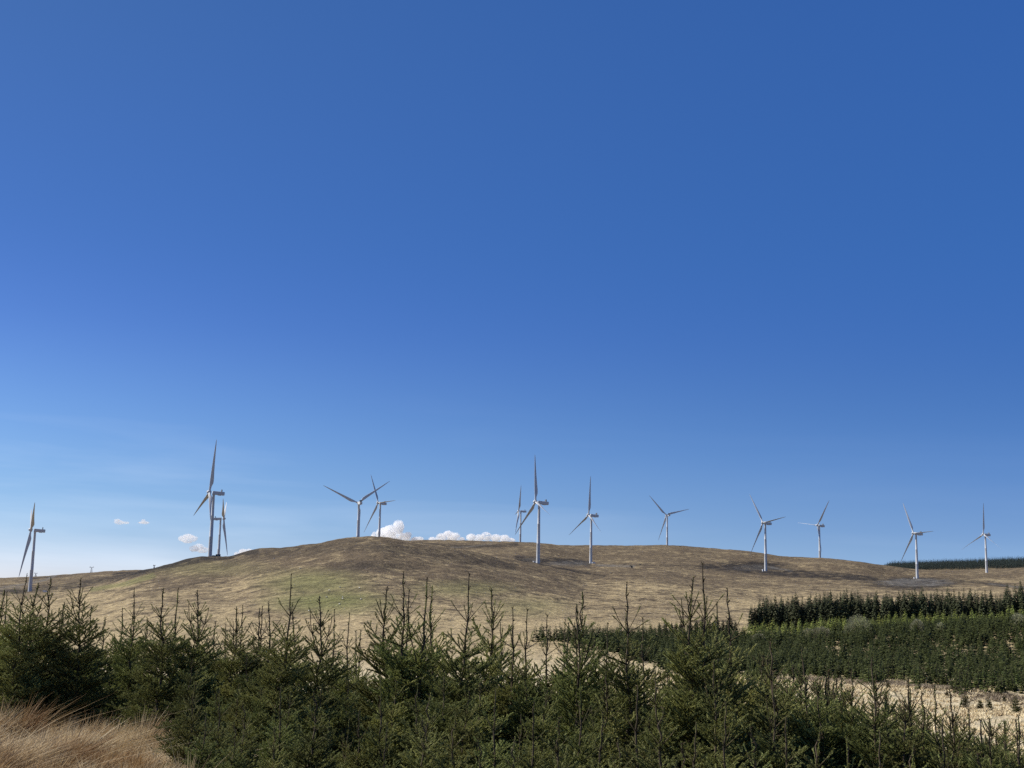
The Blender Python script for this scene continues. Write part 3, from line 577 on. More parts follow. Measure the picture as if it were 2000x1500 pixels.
KEY = [  # tip px, tip py, distance, proto, label
 (51, 1120, 21, 1, 'young spruce whose thin leader crosses the foot of the far left turbine tower'),
 (103, 1127, 22, 0, 'tall young spruce with a leaning leader just right of the far left turbine'),
 (75, 1139, 21.5, 2, 'bushy young spruce with several crowded leaders beside the far left turbine foot'),
 (165, 1130, 21.5, 3, 'separate cone shaped young spruce behind the dry grass with a doubled leader'),
 (259, 1148, 23, 1, 'young spruce with a long crooked bare leader, right of the cone shaped one'),
 (321, 1149, 20, 0, 'left one of two close spruce tops above the right end of the dry grass'),
 (342, 1151, 20.6, 6, 'right one of two close spruce tops above the right end of the dry grass'),
 (376, 1152, 20.5, 2, 'young spruce with a wide many fingered top, below the tallest turbine'),
 (567, 1122, 18, 5, 'dark tall young spruce with a curved leader, against the green hill patch'),
 (617, 1164, 20, 2, 'young spruce with three upright leaders side by side against the green hill patch'),
 (761, 1147, 21, 3, 'young spruce left of the pair in the middle with a knobbly bare leader'),
 (789, 1117, 20, 1, 'tallest spruce of the middle cluster, with two tiers of upswept bare twigs'),
 (826, 1132, 20, 6, 'young spruce with a trident top in the middle cluster'),
 (850, 1145, 21.5, 0, 'young spruce with a straight thin leader at the right of the middle cluster'),
 (910, 1121, 19, 5, 'tall narrow spruce with a straight knotted leader, right of the middle cluster'),
 (957, 1148, 20.5, 3, 'young spruce with a twin curved leader, right of the tall narrow one'),
 (1126, 1181, 18.5, 2, 'young spruce with a dense knobbly candle top, left of the wavy leader'),
 (1147, 1156, 19, 0, 'young spruce with a wavy bare leader, below the central turbines'),
 (1225, 1137, 18, 1, 'young spruce with a crooked bare leader and side knobs, below the bare skyline'),
 (1333, 1127, 17, 3, 'young spruce with a forked two pronged leader over the small dark clump of tall spruces'),
 (1393, 1101, 17, 5, 'tallest foreground spruce, its straight leader crossing the brown moor, with a wide star of twigs'),
 (1431, 1150, 18.5, 1, 'thin spruce leader with a knotted tip standing just left of the dark forest edge'),
 (1515, 1246, 17.5, 0, 'young spruce at the left end of the pale valley grass, below the forest edge'),
 (1710, 1282, 17, 2, 'young spruce with a twisted curled leader, before the pale valley grass'),
 (1854, 1345, 16.5, 3, 'young spruce with a pair of thick close leaders against the pale valley grass'),
 (1990, 1400, 15.5, 6, 'young spruce at the right edge of the picture with long upswept twigs')]
used = set()
for k in KEY: plant_tree(k[0], k[1], k[2], k[4], GF, k[3])
MINOR = [(11,1152,23),(24,1157,24),(131,1176,25),(177,1185,25),(202,1205,26),(246,1187,26),(265,1202,27),(286,1206,27),(395,1205,27),(420,1214,27),(441,1220,27),(455,1186,22),(471,1182,22.5),(497,1188,24),(516,1184,24),(525,1175,24),(577,1191,25),(660,1191,24),(679,1197,23),(699,1232,25),(712,1231,25),(804,1151,23),(972,1216,24),(1005,1186,20),(1034,1190,21),(1080,1201,20),(1097,1216,22),(1106,1210,24),(1157,1231,23),(1189,1217,22),(1257,1206,21),(1401,1180,20),(1346,1195,20),(1571,1265,19),(1614,1300,19),(1624,1310,20),(1649,1322,18),(1664,1305,17.5),(1765,1325,18),(1784,1345,18),(1801,1352,17.5),(1829,1338,17),(1897,1385,17),(1920,1407,16.5),(1939,1405,16.5),
 (-30,1150,22),(-60,1180,24),(2030,1390,17),(2070,1420,17)]
def zone(x):
    return ('young spruce with a short leader, behind the dry grass at the left' if x < 430 else 'young spruce with a short leader, below the smooth green hill slope' if x < 1000 else
            'young spruce with a short leader, between the middle and the dark forest edge' if x < 1460 else 'young spruce standing in front of the pale valley grass at the right')
for (x, y, D) in MINOR: plant_tree(x, y, D, rel('shorter young spruce', x, 3), GF)
FRONT = [(400,1392,12.4,7),(455,1410,11.8,7),(379,1332,14.2,7),(430,1345,13.2,4),(480,1370,12.6,7),(555,1340,14.5,4),(610,1350,13.6,7),(530,1420,12.0,7),(640,1400,14.8,4),(746,1325,15.5,4),(840,1355,14.5,7),(820,1400,13.4,7),(757,1412,13.8,4),(897,1402,13.2,7),(975,1350,14.0,4),(930,1440,12.6,7),(1040,1370,14,4),(1090,1400,13,7),(1130,1330,15.5,4),(1200,1440,12.4,7),(1250,1342,14.6,4),(1170,1390,13.4,4),(1300,1380,13.6,7),(1357,1412,13,4),(1420,1370,14,4),(1470,1420,13,7),(1540,1400,13.6,4),(1600,1420,13,7),(1660,1440,13,4),(1720,1430,13.5,4),(1790,1450,13.4,7),(1850,1470,13,4),(1910,1470,14,7),(1960,1480,13.6,4),(1010,1440,12.4,7),(700,1385,15.6,4),(1330,1450,12,7),(1395,1290,16,3),(1290,1310,16.5,0),(1180,1300,17,3)]
for (x, y, D, w) in FRONT: plant_tree(x, y, D, rel('low front row spruce', x), GF, w)
env = T(-120,1215, 0,1215, 200,1235, 330,1235, 450,1260, 560,1265, 700,1290, 860,1265, 1000,1265, 1200,1290, 1400,1260, 1500,1288, 1600,1330, 1750,1368, 1900,1410, 2100,1424)
nfill = 0
for D, step in ((16.5, 84), (18.5, 78), (21, 72), (24, 66), (28, 66), (34, 70)):
    x = -110 + rng.uniform(0, 40)
    while x < 2110:
        xx = x + rng.uniform(-.3, .3) * step; x += step
        if xx < 350 and D < 20.5: continue
        dd = D + rng.uniform(-1.2, 1.2) + (2.0 if xx < 350 else 0)
        ty = np.interp(xx, *env) + (rng.uniform(5, 85) if xx < 1450 else rng.uniform(-12, 28)) + (20 - min(D, 20)) * 16 * (xx < 1450)
        tip = ray(xx, ty, dd); g = gz(tip[0], tip[1])
        if tip[2] - g > 4.2: ty += 0; 
        plant_tree(xx, ty, dd, rel('half hidden thicket spruce' if dd < 23 else 'far back half hidden spruce', xx, 22), GF, random.choice(FILLP + FILLP + [0, 6])); nfill += 1
print('FILL', nfill)

# ------------------------------------------------------------------ dry moor grass at the lower left
gr_m, t, b = node_mat('dry_grass'); N = t.nodes; L = t.links
b.inputs['Roughness'].default_value = 0.7; b.inputs['Specular IOR Level'].default_value = 0.2
geo_n = add('ShaderNodeNewGeometry'); at = add('ShaderNodeAttribute', attribute_name='blade'); sc = add('ShaderNodeSeparateColor'); L.new(at.outputs['Color'], sc.inputs[0])
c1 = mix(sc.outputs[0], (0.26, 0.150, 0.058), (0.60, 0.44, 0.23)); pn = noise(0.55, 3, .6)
c1 = mix(mrange(noise(1.3, 3, .6), .45, .62), c1, (0.22, 0.115, 0.045)); c2 = mix(math2('MULTIPLY', mrange(pn, .44, .60), .8), c1, (0.72, 0.60, 0.38)); c3 = mix(math2('MULTIPLY', sc.outputs[1], .7), (0.07, 0.038, 0.018), c2)  # root colour darkened to deepen the shaded gaps between tussocks
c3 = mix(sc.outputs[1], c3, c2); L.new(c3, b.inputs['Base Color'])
tr = add('ShaderNodeBsdfTranslucent'); ms = add('ShaderNodeMixShader'); ms.inputs[0].default_value = .25; L.new(c3, tr.inputs[0]); L.new(b.outputs[0], ms.inputs[1]); L.new(tr.outputs[0], ms.inputs[2]); L.new(ms.outputs[0], [n for n in N if n.type == 'OUTPUT_MATERIAL'][0].inputs[0])
def grass(n, pxr, Dr, seed, hgt=(.27, .50)):
    r = np.random.default_rng(seed); D = np.sqrt(r.uniform(Dr[0] ** 2, Dr[1] ** 2, n)); az = r.uniform(az_of(pxr[0]), az_of(pxr[1]), n)
    x = D * np.sin(az); y = D * np.cos(az)
    # gather into tussocks
    cell = 0.42; cx = np.floor(x / cell); cy = np.floor(y / cell); jx_ = vnoise(cx * 3.7, cy * 5.1, 5); jy_ = vnoise(cx * 2.9, cy * 7.3, 8)
    tx = (cx + .2 + .6 * jx_) * cell; ty = (cy + .2 + .6 * jy_) * cell; k = r.uniform(.25, 1.0, n); bx = tx + (x - tx) * k; by = ty + (y - ty) * k
    z = ground(bx, by) - .02; h = r.uniform(*hgt, n) * (0.65 + .7 * vnoise(bx / .9, by / .9, 17)); 
    out = np.stack([bx - tx, by - ty], -1); h = h * (0.22 + 1.25 * vnoise(cx * 1.7, cy * 1.3, 41)); h = h * np.clip(1.25 - np.hypot(out[:, 0], out[:, 1]) / .32, .45, 1.2)
    bx = bx + r.normal(size=n) * .02; lean = r.uniform(.2, 1.05, n) * (0.4 + 1.0 * vnoise(cx * 2.3, cy * 1.9, 23)); ta = (vnoise(cx * 1.1, cy * 3.3, 71) - .5) * 1.8; broken = r.random(n) < .08
    dx = lean * (.8 * np.cos(ta) + r.normal(size=n) * .5) + out[:, 0] * 2.2; dy = lean * (-.12 + .8 * np.sin(ta) + r.normal(size=n) * .5) + out[:, 1] * 2.2
    dx = np.where(broken, r.normal(size=n) * 1.3, dx); dy = np.where(broken, r.normal(size=n) * 1.0, dy)
    ts = np.array([0, .35, .7, 1.0]); wd = np.array([1, .85, .6, .1]) * .5
    w0 = r.uniform(.007, .013, n); a = r.uniform(0, 6.28, n); wx = np.cos(a); wy = np.sin(a)
    P = []
    for q, w in zip(ts, wd):
        off = q ** 1.5; X = bx + dx * h * off; Y = by + dy * h * off; Z = z + h * (q - .28 * lean * q * q)
        P.append(np.stack([X - wx * w * w0, Y - wy * w * w0, Z], -1)); P.append(np.stack([X + wx * w * w0, Y + wy * w * w0, Z], -1))
    P = np.stack(P, 1).reshape(-1, 3); b0 = (np.arange(n) * 8)[:, None]
    F = np.concatenate([b0 + np.array([[0, 1, 3, 2]]), b0 + np.array([[2, 3, 5, 4]]), b0 + np.array([[4, 5, 7, 6]])], 0)
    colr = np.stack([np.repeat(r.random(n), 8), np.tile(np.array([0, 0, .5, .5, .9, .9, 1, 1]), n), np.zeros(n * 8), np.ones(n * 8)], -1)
    return P, F, colr
parts = [grass(100000, (-120, 372), (11.2, 23), 1), grass(12000, (400, 1000), (14.5, 17.5), 2, (.2, .36)), grass(8000, (1000, 2100), (12.5, 17), 3, (.2, .36)), grass(7000, (-120, 400), (22, 27), 4)]
o = 0; Ps = []; Fs = []; Cs = []
for P, F, c in parts: Ps.append(P); Fs.append(F + o); Cs.append(c); o += len(P)
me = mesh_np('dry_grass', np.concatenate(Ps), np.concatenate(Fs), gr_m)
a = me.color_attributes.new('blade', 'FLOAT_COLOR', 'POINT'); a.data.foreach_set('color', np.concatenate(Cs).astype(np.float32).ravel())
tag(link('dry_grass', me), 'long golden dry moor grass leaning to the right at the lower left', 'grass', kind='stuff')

# ------------------------------------------------------------------ pale rough tussocks on the valley floor
def tussocks(n, seed):
    r = np.random.default_rng(seed); D = r.uniform(150, 345, n); az = r.uniform(az_of(1080), az_of(2150), n); x = D * np.sin(az); y = D * np.cos(az)
    keep = vnoise(x / 6, y / 6, 3) + .5 * vnoise(x / 1.7, y / 1.7, 4) > .62; x = x[keep]; y = y[keep]; n = len(x); z = ground(x, y) - .05; h = r.uniform(.25, .75, n); m = 7
    a = r.uniform(0, 6.28, (n, m)); e = r.uniform(.2, .8, (n, m)); dx = np.cos(a) * e + .35; dy = np.sin(a) * e; b0 = np.stack([x, y, z], -1)[:, None, :]
    t = b0 + np.stack([dx * h[:, None], dy * h[:, None], np.repeat(h[:, None], m, 1)], -1); w = np.stack([-np.sin(a), np.cos(a), 0 * a], -1) * .11
    c = b0 + np.stack([np.cos(a), np.sin(a), 0 * a], -1) * .12
    return np.stack([c - w, c + w, t], 2).reshape(-1, 3), np.arange(n * m * 3).reshape(-1, 3)
brash_m = simple_mat('dead_brash', (0.16, 0.12, 0.085), .9, 0, .5, .1, 0, (0.32, 0.26, 0.18))
def brash(n, seed):
    r = np.random.default_rng(seed); px0 = r.uniform(1300, 2120, n); fe = np.interp(px0, [1300, 1500, 1600, 1750, 1900, 2100], [366, 330, 334, 314, 298, 286])
    D = fe - np.abs(r.normal(size=n)) * 9 + 3; az = np.array([az_of(q) for q in px0]); x = D * np.sin(az); y = D * np.cos(az); keep = vnoise(x / 4, y / 4, 9) > .4; x = x[keep]; y = y[keep]; n = len(x); z = ground(x, y); m = 5
    a = r.uniform(0, 6.28, (n, m)); e = r.uniform(.3, 1.4, (n, m)); h = r.uniform(.15, .9, (n, m)); b0 = np.stack([x, y, z], -1)[:, None, :]
    t = b0 + np.stack([np.cos(a) * e, np.sin(a) * e, h], -1); w = np.stack([-np.sin(a), np.cos(a), 0 * a], -1) * .07
    return np.stack([b0 - w, b0 + w, t], 2).reshape(-1, 3), np.arange(n * m * 3).reshape(-1, 3)
V, F = brash(7000, 31); tag(link('brash', mesh_np('brash', V, F, brash_m)), 'dead brown brash and heather along the lower edge of the plantation', 'brash', kind='stuff')
tus_m = simple_mat('pale_tussock_grass', (0.82, 0.70, 0.45), .9, 0, .35, .1, 0, (0.52, 0.40, 0.235))
V, F = tussocks(26000, 12); tag(link('tussock_grass', mesh_np('tussock_grass', V, F, tus_m)), 'rough pale tussock grass on the valley floor at the right', 'grass', kind='stuff')

# ------------------------------------------------------------------ distant trees
def conifer(seed, H, R, layers, nb, pw=.85, rag=.35, droop=.25, side=True, base=.04):
    """crown of pointed fronds in ragged tiers; returns V, F(tri)"""
    r = np.random.default_rng(seed); V = []; F = []
    for l in range(layers):
        t = l / (layers - 1); z = H * (base + (1 - base) * (t ** .92)); L0 = R * ((1 - t) ** pw) + R * .05
        for k in range(nb if t < .85 else max(3, nb // 2)):
            a = r.uniform(0, 6.283); L = L0 * r.uniform(1 - rag, 1 + rag * .4); zz = z + r.uniform(-.5, .5) * H / layers
            d = np.array([math.cos(a), math.sin(a), 0]); s = np.array([-d[1], d[0], 0]); w = max(L * .26, H * .012)
            up = r.uniform(-droop, .1) + (.5 if t > .85 else 0) 
            tip = d * L + np.array([0, 0, zz + up * L]); o = np.array([0, 0, zz]); m = o + d * L * .55 + np.array([0, 0, up * L * .3 + .05 * L])
            i = len(V); V += [o, m + s * w + [0, 0, -w * .5], tip, m - s * w + [0, 0, -w * .5], m + [0, 0, w * .35]]; F += [(i, i + 1, i + 4), (i + 1, i + 2, i + 4), (i + 2, i + 3, i + 4), (i + 3, i, i + 4)]
            if side and L > R * .25:
                for q in (-1, 1):
                    p = o + d * L * r.uniform(.35, .7); tp = p + d * L * .25 + s * q * L * r.uniform(.25, .45) + np.array([0, 0, -L * r.uniform(.0, .25)]); i = len(V)
                    V += [p, p + d * w * .9, tp]; F.append((i, i + 1, i + 2))
    i = len(V); V += [[H * .008, 0, H * .9], [-H * .008, 0, H * .9], [0, 0, H * 1.03]]; F.append((i, i + 1, i + 2))
    return np.array([[z + (0.0) for z in v] for v in V], float), np.array(F)
def tree_kind(n, seed, Hr, Rr, mat, **k):
    out = []
    for i in range(n):
        r = np.random.default_rng(seed + i); H = r.uniform(*Hr); R = r.uniform(*Rr); V, F = conifer(seed + i, H, R, **k)
        tv, tf = tubes([(np.array([0, 0, -.3]), np.array([0, 0, H * .95]), H * .014 + .02, .02)], 5)
        out.append((H, mesh_np('trunk', tv, tf, bark_m), mesh_np('crown', V, F, mat), V, F))
    return out
def place(kind, name, x, y, z, s, label, cat, group, wide=1.0):
    H, mt, mc, _, _ = kind[int(rng.integers(len(kind)))]; r = empty(name, (x, y, z), rng.uniform(0, 6.28), (wide * s * rng.uniform(.9, 1.1), wide * s * rng.uniform(.9, 1.1), s))
    tag(r, label, cat, group); link('trunk', mt, r); link('crown', mc, r); return r
def mass(kind, pts, name, label, cat, mat):
    Vs = []; Fs = []; o = 0
    for (x, y, z, s) in pts:
        V, F = kind[int(rng.integers(len(kind)))][3:]; a = rng.uniform(0, 6.28); c, q = math.cos(a), math.sin(a)
        Vs.append(np.stack([V[:, 0] * c - V[:, 1] * q, V[:, 0] * q + V[:, 1] * c, V[:, 2]], -1) * s + [x, y, z]); Fs.append(F + o); o += len(V)
    return tag(link(name, mesh_np(name, np.concatenate(Vs), np.concatenate(Fs), mat)), label, cat, kind='stuff')
tallk = tree_kind(7, 300, (12, 15.5), (2.1, 3.0), far_needle_m, layers=24, nb=11, pw=.7, rag=.42, droop=.45)
plantk = tree_kind(6, 400, (4.4, 5.8), (1.15, 1.5), plant_m, layers=13, nb=7, pw=.85, rag=.45, droop=.05)
larchk = tree_kind(4, 500, (4.5, 6), (1.3, 1.8), larch_m, layers=12, nb=8, pw=.75, rag=.45, droop=.15)
hazed_conifer_m = leafy('hazed_conifer_foliage', (0.024, 0.034, 0.028), (0.040, 0.050, 0.038), 0, 0.1, 0.05)  # slight blue of distance haze mixed into the needle colour
farkind = tree_kind(4, 600, (14, 18), (2.6, 3.4), hazed_conifer_m, layers=9, nb=5, pw=.7, rag=.4, droop=.3, side=False)
# tall dark spruce block behind the plantation
GT = 'tall dark spruces of the forest block'; cnt = 0
for row in range(5):
    x = 1468 + row * 4
    while x < 2110 and cnt < 270:
        D = 600 + np.interp(x, [1460, 2000], [0, -10]) + row * 5.5 + rng.uniform(-2, 2); X, Y, Z = on_ground(x + rng.uniform(-3, 3), D)
        e = np.interp(x, [1460, 1480, 1560, 2100], [.78, 1.0, 1.13, 1.17]) * rng.uniform(.74, 1.14)
        place(tallk, 'tall_spruce', X, Y, Z - .3, e, 'tall dark spruce at the sunlit front edge of the forest block above the plantation' if row == 0 else 'tall dark spruce inside the forest block above the plantation', 'spruce', GT)
        cnt += 1; x += rng.uniform(7.5, 14)
GC = 'dark spruces of the small clump'
for (x, y) in [(1288,1215),(1300,1208),(1312,1214),(1330,1206),(1345,1212),(1360,1205),(1372,1198),(1385,1204),(1400,1202),(1412,1205),(1425,1200),(1436,1206),(1320,1222),(1350,1216),(1392,1214),(1420,1212)]:
    D = 560 + rng.uniform(-6, 8); X, Y, Z = on_ground(x, D); tip = ray(x, y, D)[2]; place(tallk, 'clump_spruce', X, Y, Z - .3, max(.45, (tip - Z) / 13.5), 'dark spruce in the small clump left of the forest block, behind the forked leader', 'spruce', GC, 1.5)
print('TALL', cnt)
# young plantation on the valley side
cand = []
frontD = lambda x: np.interp(x, [1100, 1300, 1500, 1600, 1750, 1900, 2100], [465, 366, 330, 334, 314, 298, 286])
backD = lambda x: np.interp(x, [1050, 1250, 1400, 1500, 1600, 1750, 2100], [470, 490, 496, 486, 494, 530, 550])
for D in np.arange(245, 565, 3.1):
    az = az_of(1040); st = 2.9 / D
    while az < az_of(2140):
        a = az + rng.uniform(-.6, .6) * st; dd = D + rng.uniform(-2.2, 2.2); az += st
        X, Y = dd * math.sin(a), dd * math.cos(a); x = 1000 + FPX * math.tan(a) * 1.02
        fe = frontD(x) + 6 * math.sin(x / 31.) + 5 * math.sin(x / 12.7 + 1)
        if dd > backD(x) or dd < fe - 22 or (dd < fe and rng.random() > .07): continue
        if vnoise(np.array([X / 18.]), np.array([Y / 18.]), 61)[0] > .93: continue
        if 452 < dd < 468 and 1530 < x < 1800 and vnoise(np.array([X / 7.]), np.array([Y / 7.]), 6)[0] > .35: continue
        cand.append((dd, X, Y, x))
cand.sort(); print('PLANTATION', len(cand))
zs = ground(np.array([c[1] for c in cand]), np.array([c[2] for c in cand]))
GP = 'young spruces of the valley plantation'
for (c, z) in list(zip(cand, zs))[:280]:
    place(plantk, 'plantation_spruce', c[1], c[2], z - .1, rng.uniform(.55, 1.2), 'small dark young spruce in the ragged front rows of the plantation above the pale grass', 'spruce', GP)
mass(plantk, [(c[1], c[2], z - .1, rng.uniform(.6, 1.4)) for c, z in list(zip(cand, zs))[280:]], 'conifer_plantation', 'dense young conifer plantation covering the valley side below the dark forest', 'plantation', plant_m)
# bright larches in front of the forest block
GL = 'fresh green larches below the forest block'
for row in range(6):
    x = 1455 + row * 5
    while x < 2080:
        D = np.interp(x, [1450, 1600, 1750, 2100], [498, 500, 528, 556]) + row * 10 + rng.uniform(-2, 2); X, Y, Z = on_ground(x, D)
        place(larchk, 'larch', X, Y, Z - .1, rng.uniform(.85, 1.45), 'fresh light green larch in the strip below the dark forest block', 'larch', GL); x += rng.uniform(11, 22)
# grey willow shrubs
def shrub(seed, R, Hh):
    r = np.random.default_rng(seed); n = 2600; d = r.normal(size=(n, 3)); d /= np.linalg.norm(d, axis=1, keepdims=True); d[:, 2] = np.abs(d[:, 2])
    rr = r.uniform(.45, 1.0, n) ** .6 * (1 + .35 * fbm(d[:, 0] * 2 + seed, d[:, 1] * 2 + d[:, 2], 3, seed)); P = d * rr[:, None] * [R, R, Hh]
    q = d + r.normal(size=(n, 3)) * .35 + [0, 0, .4]; q /= np.linalg.norm(q, axis=1, keepdims=True); w = np.cross(q, r.normal(size=(n, 3))); w /= np.linalg.norm(w, axis=1, keepdims=True)
    V = np.stack([P - w * .07, P + w * .07, P + q * .42], 1).reshape(-1, 3); F = np.arange(n * 3).reshape(-1, 3)
    sg = [(np.zeros(3) - [0, 0, .2], d[i] * [R, R, Hh] * .7, .05, .015) for i in range(26)]; return V, F, sg
for i, (x, y, w, h, lab) in enumerate([(1676, 1247, 25, 16, 'largest round grey green willow bush below the forest block'), (1605, 1255, 18, 9, 'low wide grey green bush left of the largest round one'), (1580, 1258, 14, 8, 'low grey bush at the left of the wide low one'), (1792, 1243, 12, 10, 'round pale green bush to the right of the largest one'), (1838, 1240, 9, 7, 'small round pale bush, right of the other round bushes'), (1482, 1258, 12, 6, 'small grey bush beside the bright grass strip at the forest corner'), (1990, 1232, 14, 10, 'grey green bush at the right edge, below the forest block')]):
    D = 470; X, Y, Z = on_ground(x, D, y); k = D / FPX; V, F, sg = shrub(70 + i, w * k * 1.15, h * 2.3 * k); r = empty('willow_bush', (X, Y, Z + 1.2)); tag(r, lab, 'bush', 'willow bushes among the plantation')
    tv, tf = tubes(sg, 4); link('branches', mesh_np('branches', tv, tf, bark_m), r); link('crown', mesh_np('crown', V, F, shrub_m), r)
# lone young spruces on the pale valley grass
for i, (x, y, h, lab) in enumerate([(1887, 1385, 30, 'dark round spruce bush on the pale grass, leftmost of the loose group at the right'), (1915, 1386, 20, 'smaller spruce bush second in the loose group on the pale grass'), (1932, 1387, 24, 'spruce bush third in the loose group on the pale grass'), (1985, 1395, 32, 'dark spruce bush on the pale grass near the right edge'), (1962, 1372, 14, 'tiny spruce bush on the bank above the loose group'), (1657, 1362, 18, 'small thin spruce alone on the pale grass'), (1562, 1345, 30, 'spruce bush by the left end of the pale grass'), (1590, 1352, 22, 'spruce bush at the ragged edge left of the thin lone one'), (1615, 1352, 24, 'spruce bush nearest to the thin lone one'), (1735, 1345, 14, 'tiny dark spruce by the plantation edge over the pale grass'), (1850, 1362, 14, 'tiny spruce just below the plantation edge')]):
    # find the distance where the ground meets this pixel
    Ds = np.linspace(120, 420, 400); P = np.array([ray(x, y, d) for d in Ds]); gg = ground(P[:, 0], P[:, 1]); hit = np.where(P[:, 2] <= gg)[0]
    D = Ds[hit[0]] if len(hit) else 260; X, Y, Z = on_ground(x, D, y); H = h * D / FPX
    kk = PROTO[(4, 7, 4, 2)[i % 4]]; sb = H * 1.12 / kk[0]; r = empty('spruce_bush', (X, Y, Z - .1), i * 1.3, (sb * 1.15, sb * 1.15, sb)); tag(r, lab, 'spruce', 'lone spruces on the pale valley grass'); link('trunk', kk[1], r); cm_ = kk[2].copy(); cm_.materials[1] = plant_m; link('crown', cm_, r)
# wooded far hill at the right
pts = []
for D in np.arange(2700, 3320, 9):
    az = az_of(1690)
    while az < az_of(2200):
        a = az + rng.uniform(-.0008, .0008); az += rng.uniform(4, 7) / D; x = 1000 + FPX * math.tan(a) * 1.02
        if D < np.interp(x, [1700, 1800, 1830, 2000], [2700, 2700, 2790, 2790]) + 20 * math.sin(x / 17.): continue
        X, Y = D * math.sin(a), D * math.cos(a); pts.append((X, Y, gz(X, Y) - .5, rng.uniform(.8, 1.1)))
print('FAR', len(pts))
mass(farkind, pts, 'distant_forest', 'dark conifer forest covering the far hill at the right', 'forest', hazed_conifer_m)

# ------------------------------------------------------------------ small things on the moor
def hit_ground(px, py, a=600, b=3200):
    Ds = np.linspace(a, b, 1500); P = np.array([ray(px, py, d) for d in Ds]); gg = ground(P[:, 0], P[:, 1]); h = np.where(P[:, 2] <= gg)[0]
    D = Ds[h[0]] if len(h) else b; X, Y, Z = P[h[0]] if len(h) else P[-1]; return X, Y, gz(X, Y), D
steel_m = simple_mat('galvanised_steel', (0.30, 0.31, 0.32), .5, .15, 2, metal=.4)
dark_m = simple_mat('dark_green_paint', (0.035, 0.045, 0.04), .5, .2, 2)
wht_m = simple_mat('white_paint', (0.78, 0.78, 0.76), .4, .05, 2)
glass_m = simple_mat('dark_glass', (0.02, 0.025, 0.03), .1, .1, 2)
rub_m = simple_mat('rubber', (0.02, 0.02, 0.02), .8, .2, 4)
def bar(a, b2, r=.18): return (np.array(a, float), np.array(b2, float), r, r)
def pylon(px, py, D, H, lab):
    X, Y, Z = on_ground(px, D, py); r = empty('electricity_pylon', (X, Y, Z), math.radians(12)); tag(r, lab, 'pylon', 'electricity pylons on the left skyline')
    S = []; q0 = min(1, H / 10)
    for sx in (-1, 1):
        for sy in (-1, 1): S.append(bar((sx * 2.2 * q0, sy * 2.2 * q0, -1), (sx * .5 * q0, sy * .5 * q0, H * .75), .16 * q0))
        for k in range(6):
            z0, z1 = H * .75 * k / 6, H * .75 * (k + 1) / 6; w0, w1 = q0 * (2.2 - 1.7 * k / 6), q0 * (2.2 - 1.7 * (k + 1) / 6)
            S += [bar((-w0, sx * w0, z0), (w1, sx * w1, z1), .1), bar((w0, sx * w0, z0), (-w1, sx * w1, z1), .1), bar((sx * w0, -w0, z0), (sx * w1, w1, z1), .1)]
    v, f = tubes(S, 4); link('lattice_mast', mesh_np('lattice_mast', v, f, steel_m), r)
    S = [bar((-H * .33, 0, H * .84), (H * .33, 0, H * .84), .3)]
    for q in (-1, 1):
        S += [bar((q * .6, 0, H * .75), (q * H * .2, 0, H * .84), .2), bar((q * H * .12, 0, H * .84), (q * H * .24, 0, H), .22), bar((q * H * .33, 0, H * .84), (q * H * .24, 0, H), .15)]
    v, f = tubes(S, 4); link('crossarm', mesh_np('crossarm', v, f, steel_m), r)
    S = [bar((q * H * .3, 0, H * .84), (q * H * .3, 0, H * .76), .16) for q in (-1, 0, 1)]; v, f = tubes(S, 5); link('insulators', mesh_np('insulators', v, f, dark_m), r)
pylon(69, 1131, 2780, 10, 'faint lattice pylon on the skyline just right of the far left turbine tower')
pylon(178, 1121, 2700, 13, 'larger lattice pylon with a wide crossarm on the low left skyline')
pylon(301, 1108, 1245, 3.2, 'tiny pylon on the dark hill shoulder left of the tallest turbine')
def kiosk(px, py, sz, m, lab, D=None):
    if D is None: X, Y, Z, D = hit_ground(px, py)
    else: X, Y, Z = on_ground(px, D, py)
    r = empty('transformer_kiosk', (X, Y, Z), math.radians(10)); tag(r, lab, 'kiosk', 'transformer kiosks by the turbines')
    link('cabinet', bm_mesh('cabinet', [box((0, 0, sz[2] / 2 - .3), (sz[0], sz[1], sz[2] + .6), .08)], m), r)
    link('roof', bm_mesh('roof', [box((0, 0, sz[2] + .12), (sz[0] + .4, sz[1] + .4, .22), .05)], m), r)
    link('door', bm_mesh('door', [box((0, -sz[1] / 2 - .04, sz[2] * .45), (sz[0] * .4, .07, sz[2] * .8))], steel_m), r)
kiosk(418, 1086, (3.6, 2.6, 2.4), dark_m, 'small dark kiosk box right of the tallest turbine foot', 1290)
kiosk(426, 1086, (4.6, 2.8, 3.2), dark_m, 'larger dark kiosk box at the foot of the edge on turbine', 1295)
kiosk(1490, 1117, (1.8, 2.0, 3.4), wht_m, 'white kiosk box at the foot of the turbine by the black peat bank', 1885)
kiosk(1786, 1130, (1.6, 1.8, 2.2), wht_m, 'white kiosk box at the foot of the turbine on the round gravel pad', 1970)
kiosk(1044, 1099, (3.2, 2.0, 1.8), wht_m, 'pale low kiosk left of the big central turbine foot', 1395)
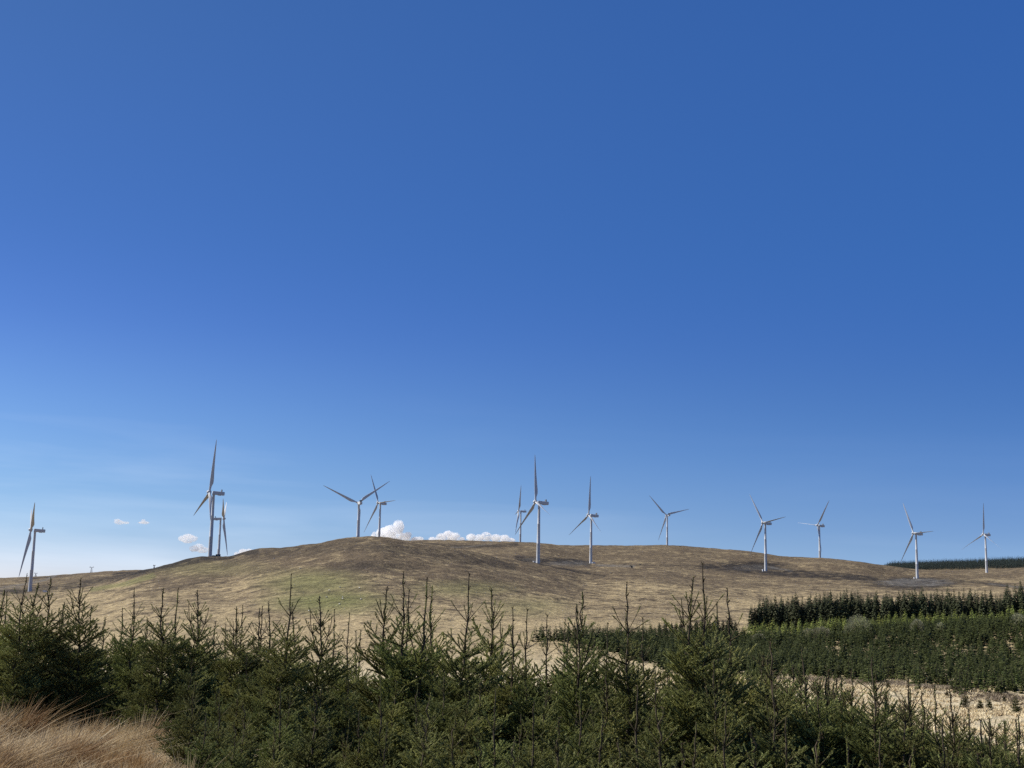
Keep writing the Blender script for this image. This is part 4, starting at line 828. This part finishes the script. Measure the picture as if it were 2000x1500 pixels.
def van(px, py, D, lab, rz):
    X, Y, Z = on_ground(px, D, py); r = empty('parked_van', (X, Y, Z), rz); tag(r, lab, 'van', 'parked vans on the wind farm')
    import bmesh
    bm = bmesh.new(); prof = [(-2.6, .4), (2.6, .4), (2.6, 1.15), (1.75, 1.35), (1.2, 2.2), (-2.55, 2.25), (-2.6, 2.1)]
    for s in (-.95, .95): [bm.verts.new((x, s, z)) for x, z in prof]
    bm.verts.ensure_lookup_table(); n = len(prof); bm.faces.new(bm.verts[:n][::-1]); bm.faces.new(bm.verts[n:])
    for i in range(n): bm.faces.new([bm.verts[i], bm.verts[(i + 1) % n], bm.verts[n + (i + 1) % n], bm.verts[n + i]])
    link('body', bm_mesh('body', [bm], wht_m), r)
    link('windscreen', bm_mesh('windscreen', [box((1.55, 0, 1.75), (.5, 1.7, .62))], glass_m), r)
    for q in (-1.6, 1.6):
        for s in (-.95, .95):
            v, f = tubes([(np.array([q, s - .12, .38]), np.array([q, s + .12, .38]), .38, .38)], 14); link('wheel', mesh_np('wheel', v, f, rub_m), r)
van(89, 1146.5, 1520, 'tiny white van parked on the gravel right of the far left turbine', .3)
van(1160, 1100, 1745, 'tiny pale van parked right of the turbine at the end of the central peat pad', .2)
# unidentified dark object beside the track, built as a marker post
X, Y, Z, D = hit_ground(1234, 1109, 1200); r = empty('marker_post', (X, Y, Z)); tag(r, 'small dark culvert at the right end of the gravel track in the middle', 'post')
link('board', bm_mesh('board', [box((0, 0, 1.0), (1.6, 4.0, 3.4), .1), box((-1.6, 0, 2.3), (2.4, 3, 1.0), .1)], dark_m), r)
# sheep grazing on the green patch
wool_m = simple_mat('wool', (0.72, 0.68, 0.58), .9, .2, 6); face_m = simple_mat('sheep_face', (0.06, 0.05, 0.045), .8, .2, 6)
def sheep_mesh():
    k = [(-.62, .05), (-.55, .24), (-.3, .34), (0, .36), (.3, .34), (.5, .24), (.6, .14), (.72, .0)]
    P, F = revolve([(a, c) for a, c in k], 12, 0); P = P * [1, .85, 1] + [0, 0, .62]; P *= (1 + .06 * rng.normal(size=(len(P), 1)) * .5)
    sv, sf = tubes([(np.array([.55, 0, .7]), np.array([.75, 0, .5]), .16, .13)], 8); return mesh_np('body', np.concatenate([P, sv]), np.concatenate([F, sf + len(P)]), wool_m, smooth=True)
me_b = sheep_mesh(); v, f = revolve([(-.01, 0), (0, .1), (.15, .12), (.3, .07), (.34, 0)], 8, 0); v = v @ np.array([[.7, 0, -.7], [0, 1, 0], [.7, 0, .7]]) + [.7, 0, .5]; me_h = mesh_np('head', v, f, face_m, smooth=True)
v, f = tubes([(np.array([x, y, .5]), np.array([x + .02, y, 0.0]), .06, .04) for x in (-.4, .4) for y in (-.16, .16)], 6); me_l = [mesh_np('leg', *tubes([(np.array([x, y, .5]), np.array([x + .02, y, 0.0]), .06, .04)], 6), face_m) for x in (-.4, .4) for y in (-.16, .16)]
for (x, y) in [(625, 1168), (638, 1168), (669, 1168), (669, 1172), (643, 1155), (603, 1195), (535, 1092), (664, 1149), (702, 1150), (663, 1182), (705, 1172), (586, 1112)]:
    X, Y, Z, D = hit_ground(x, y); r = empty('sheep', (X, Y, Z), rng.uniform(0, 6.28), .9); tag(r, 'tiny white sheep grazing on the green slope of the hill', 'sheep', 'sheep grazing on the hill')
    link('body', me_b, r); link('head', me_h, r)
    for m in me_l: link('leg', m, r)
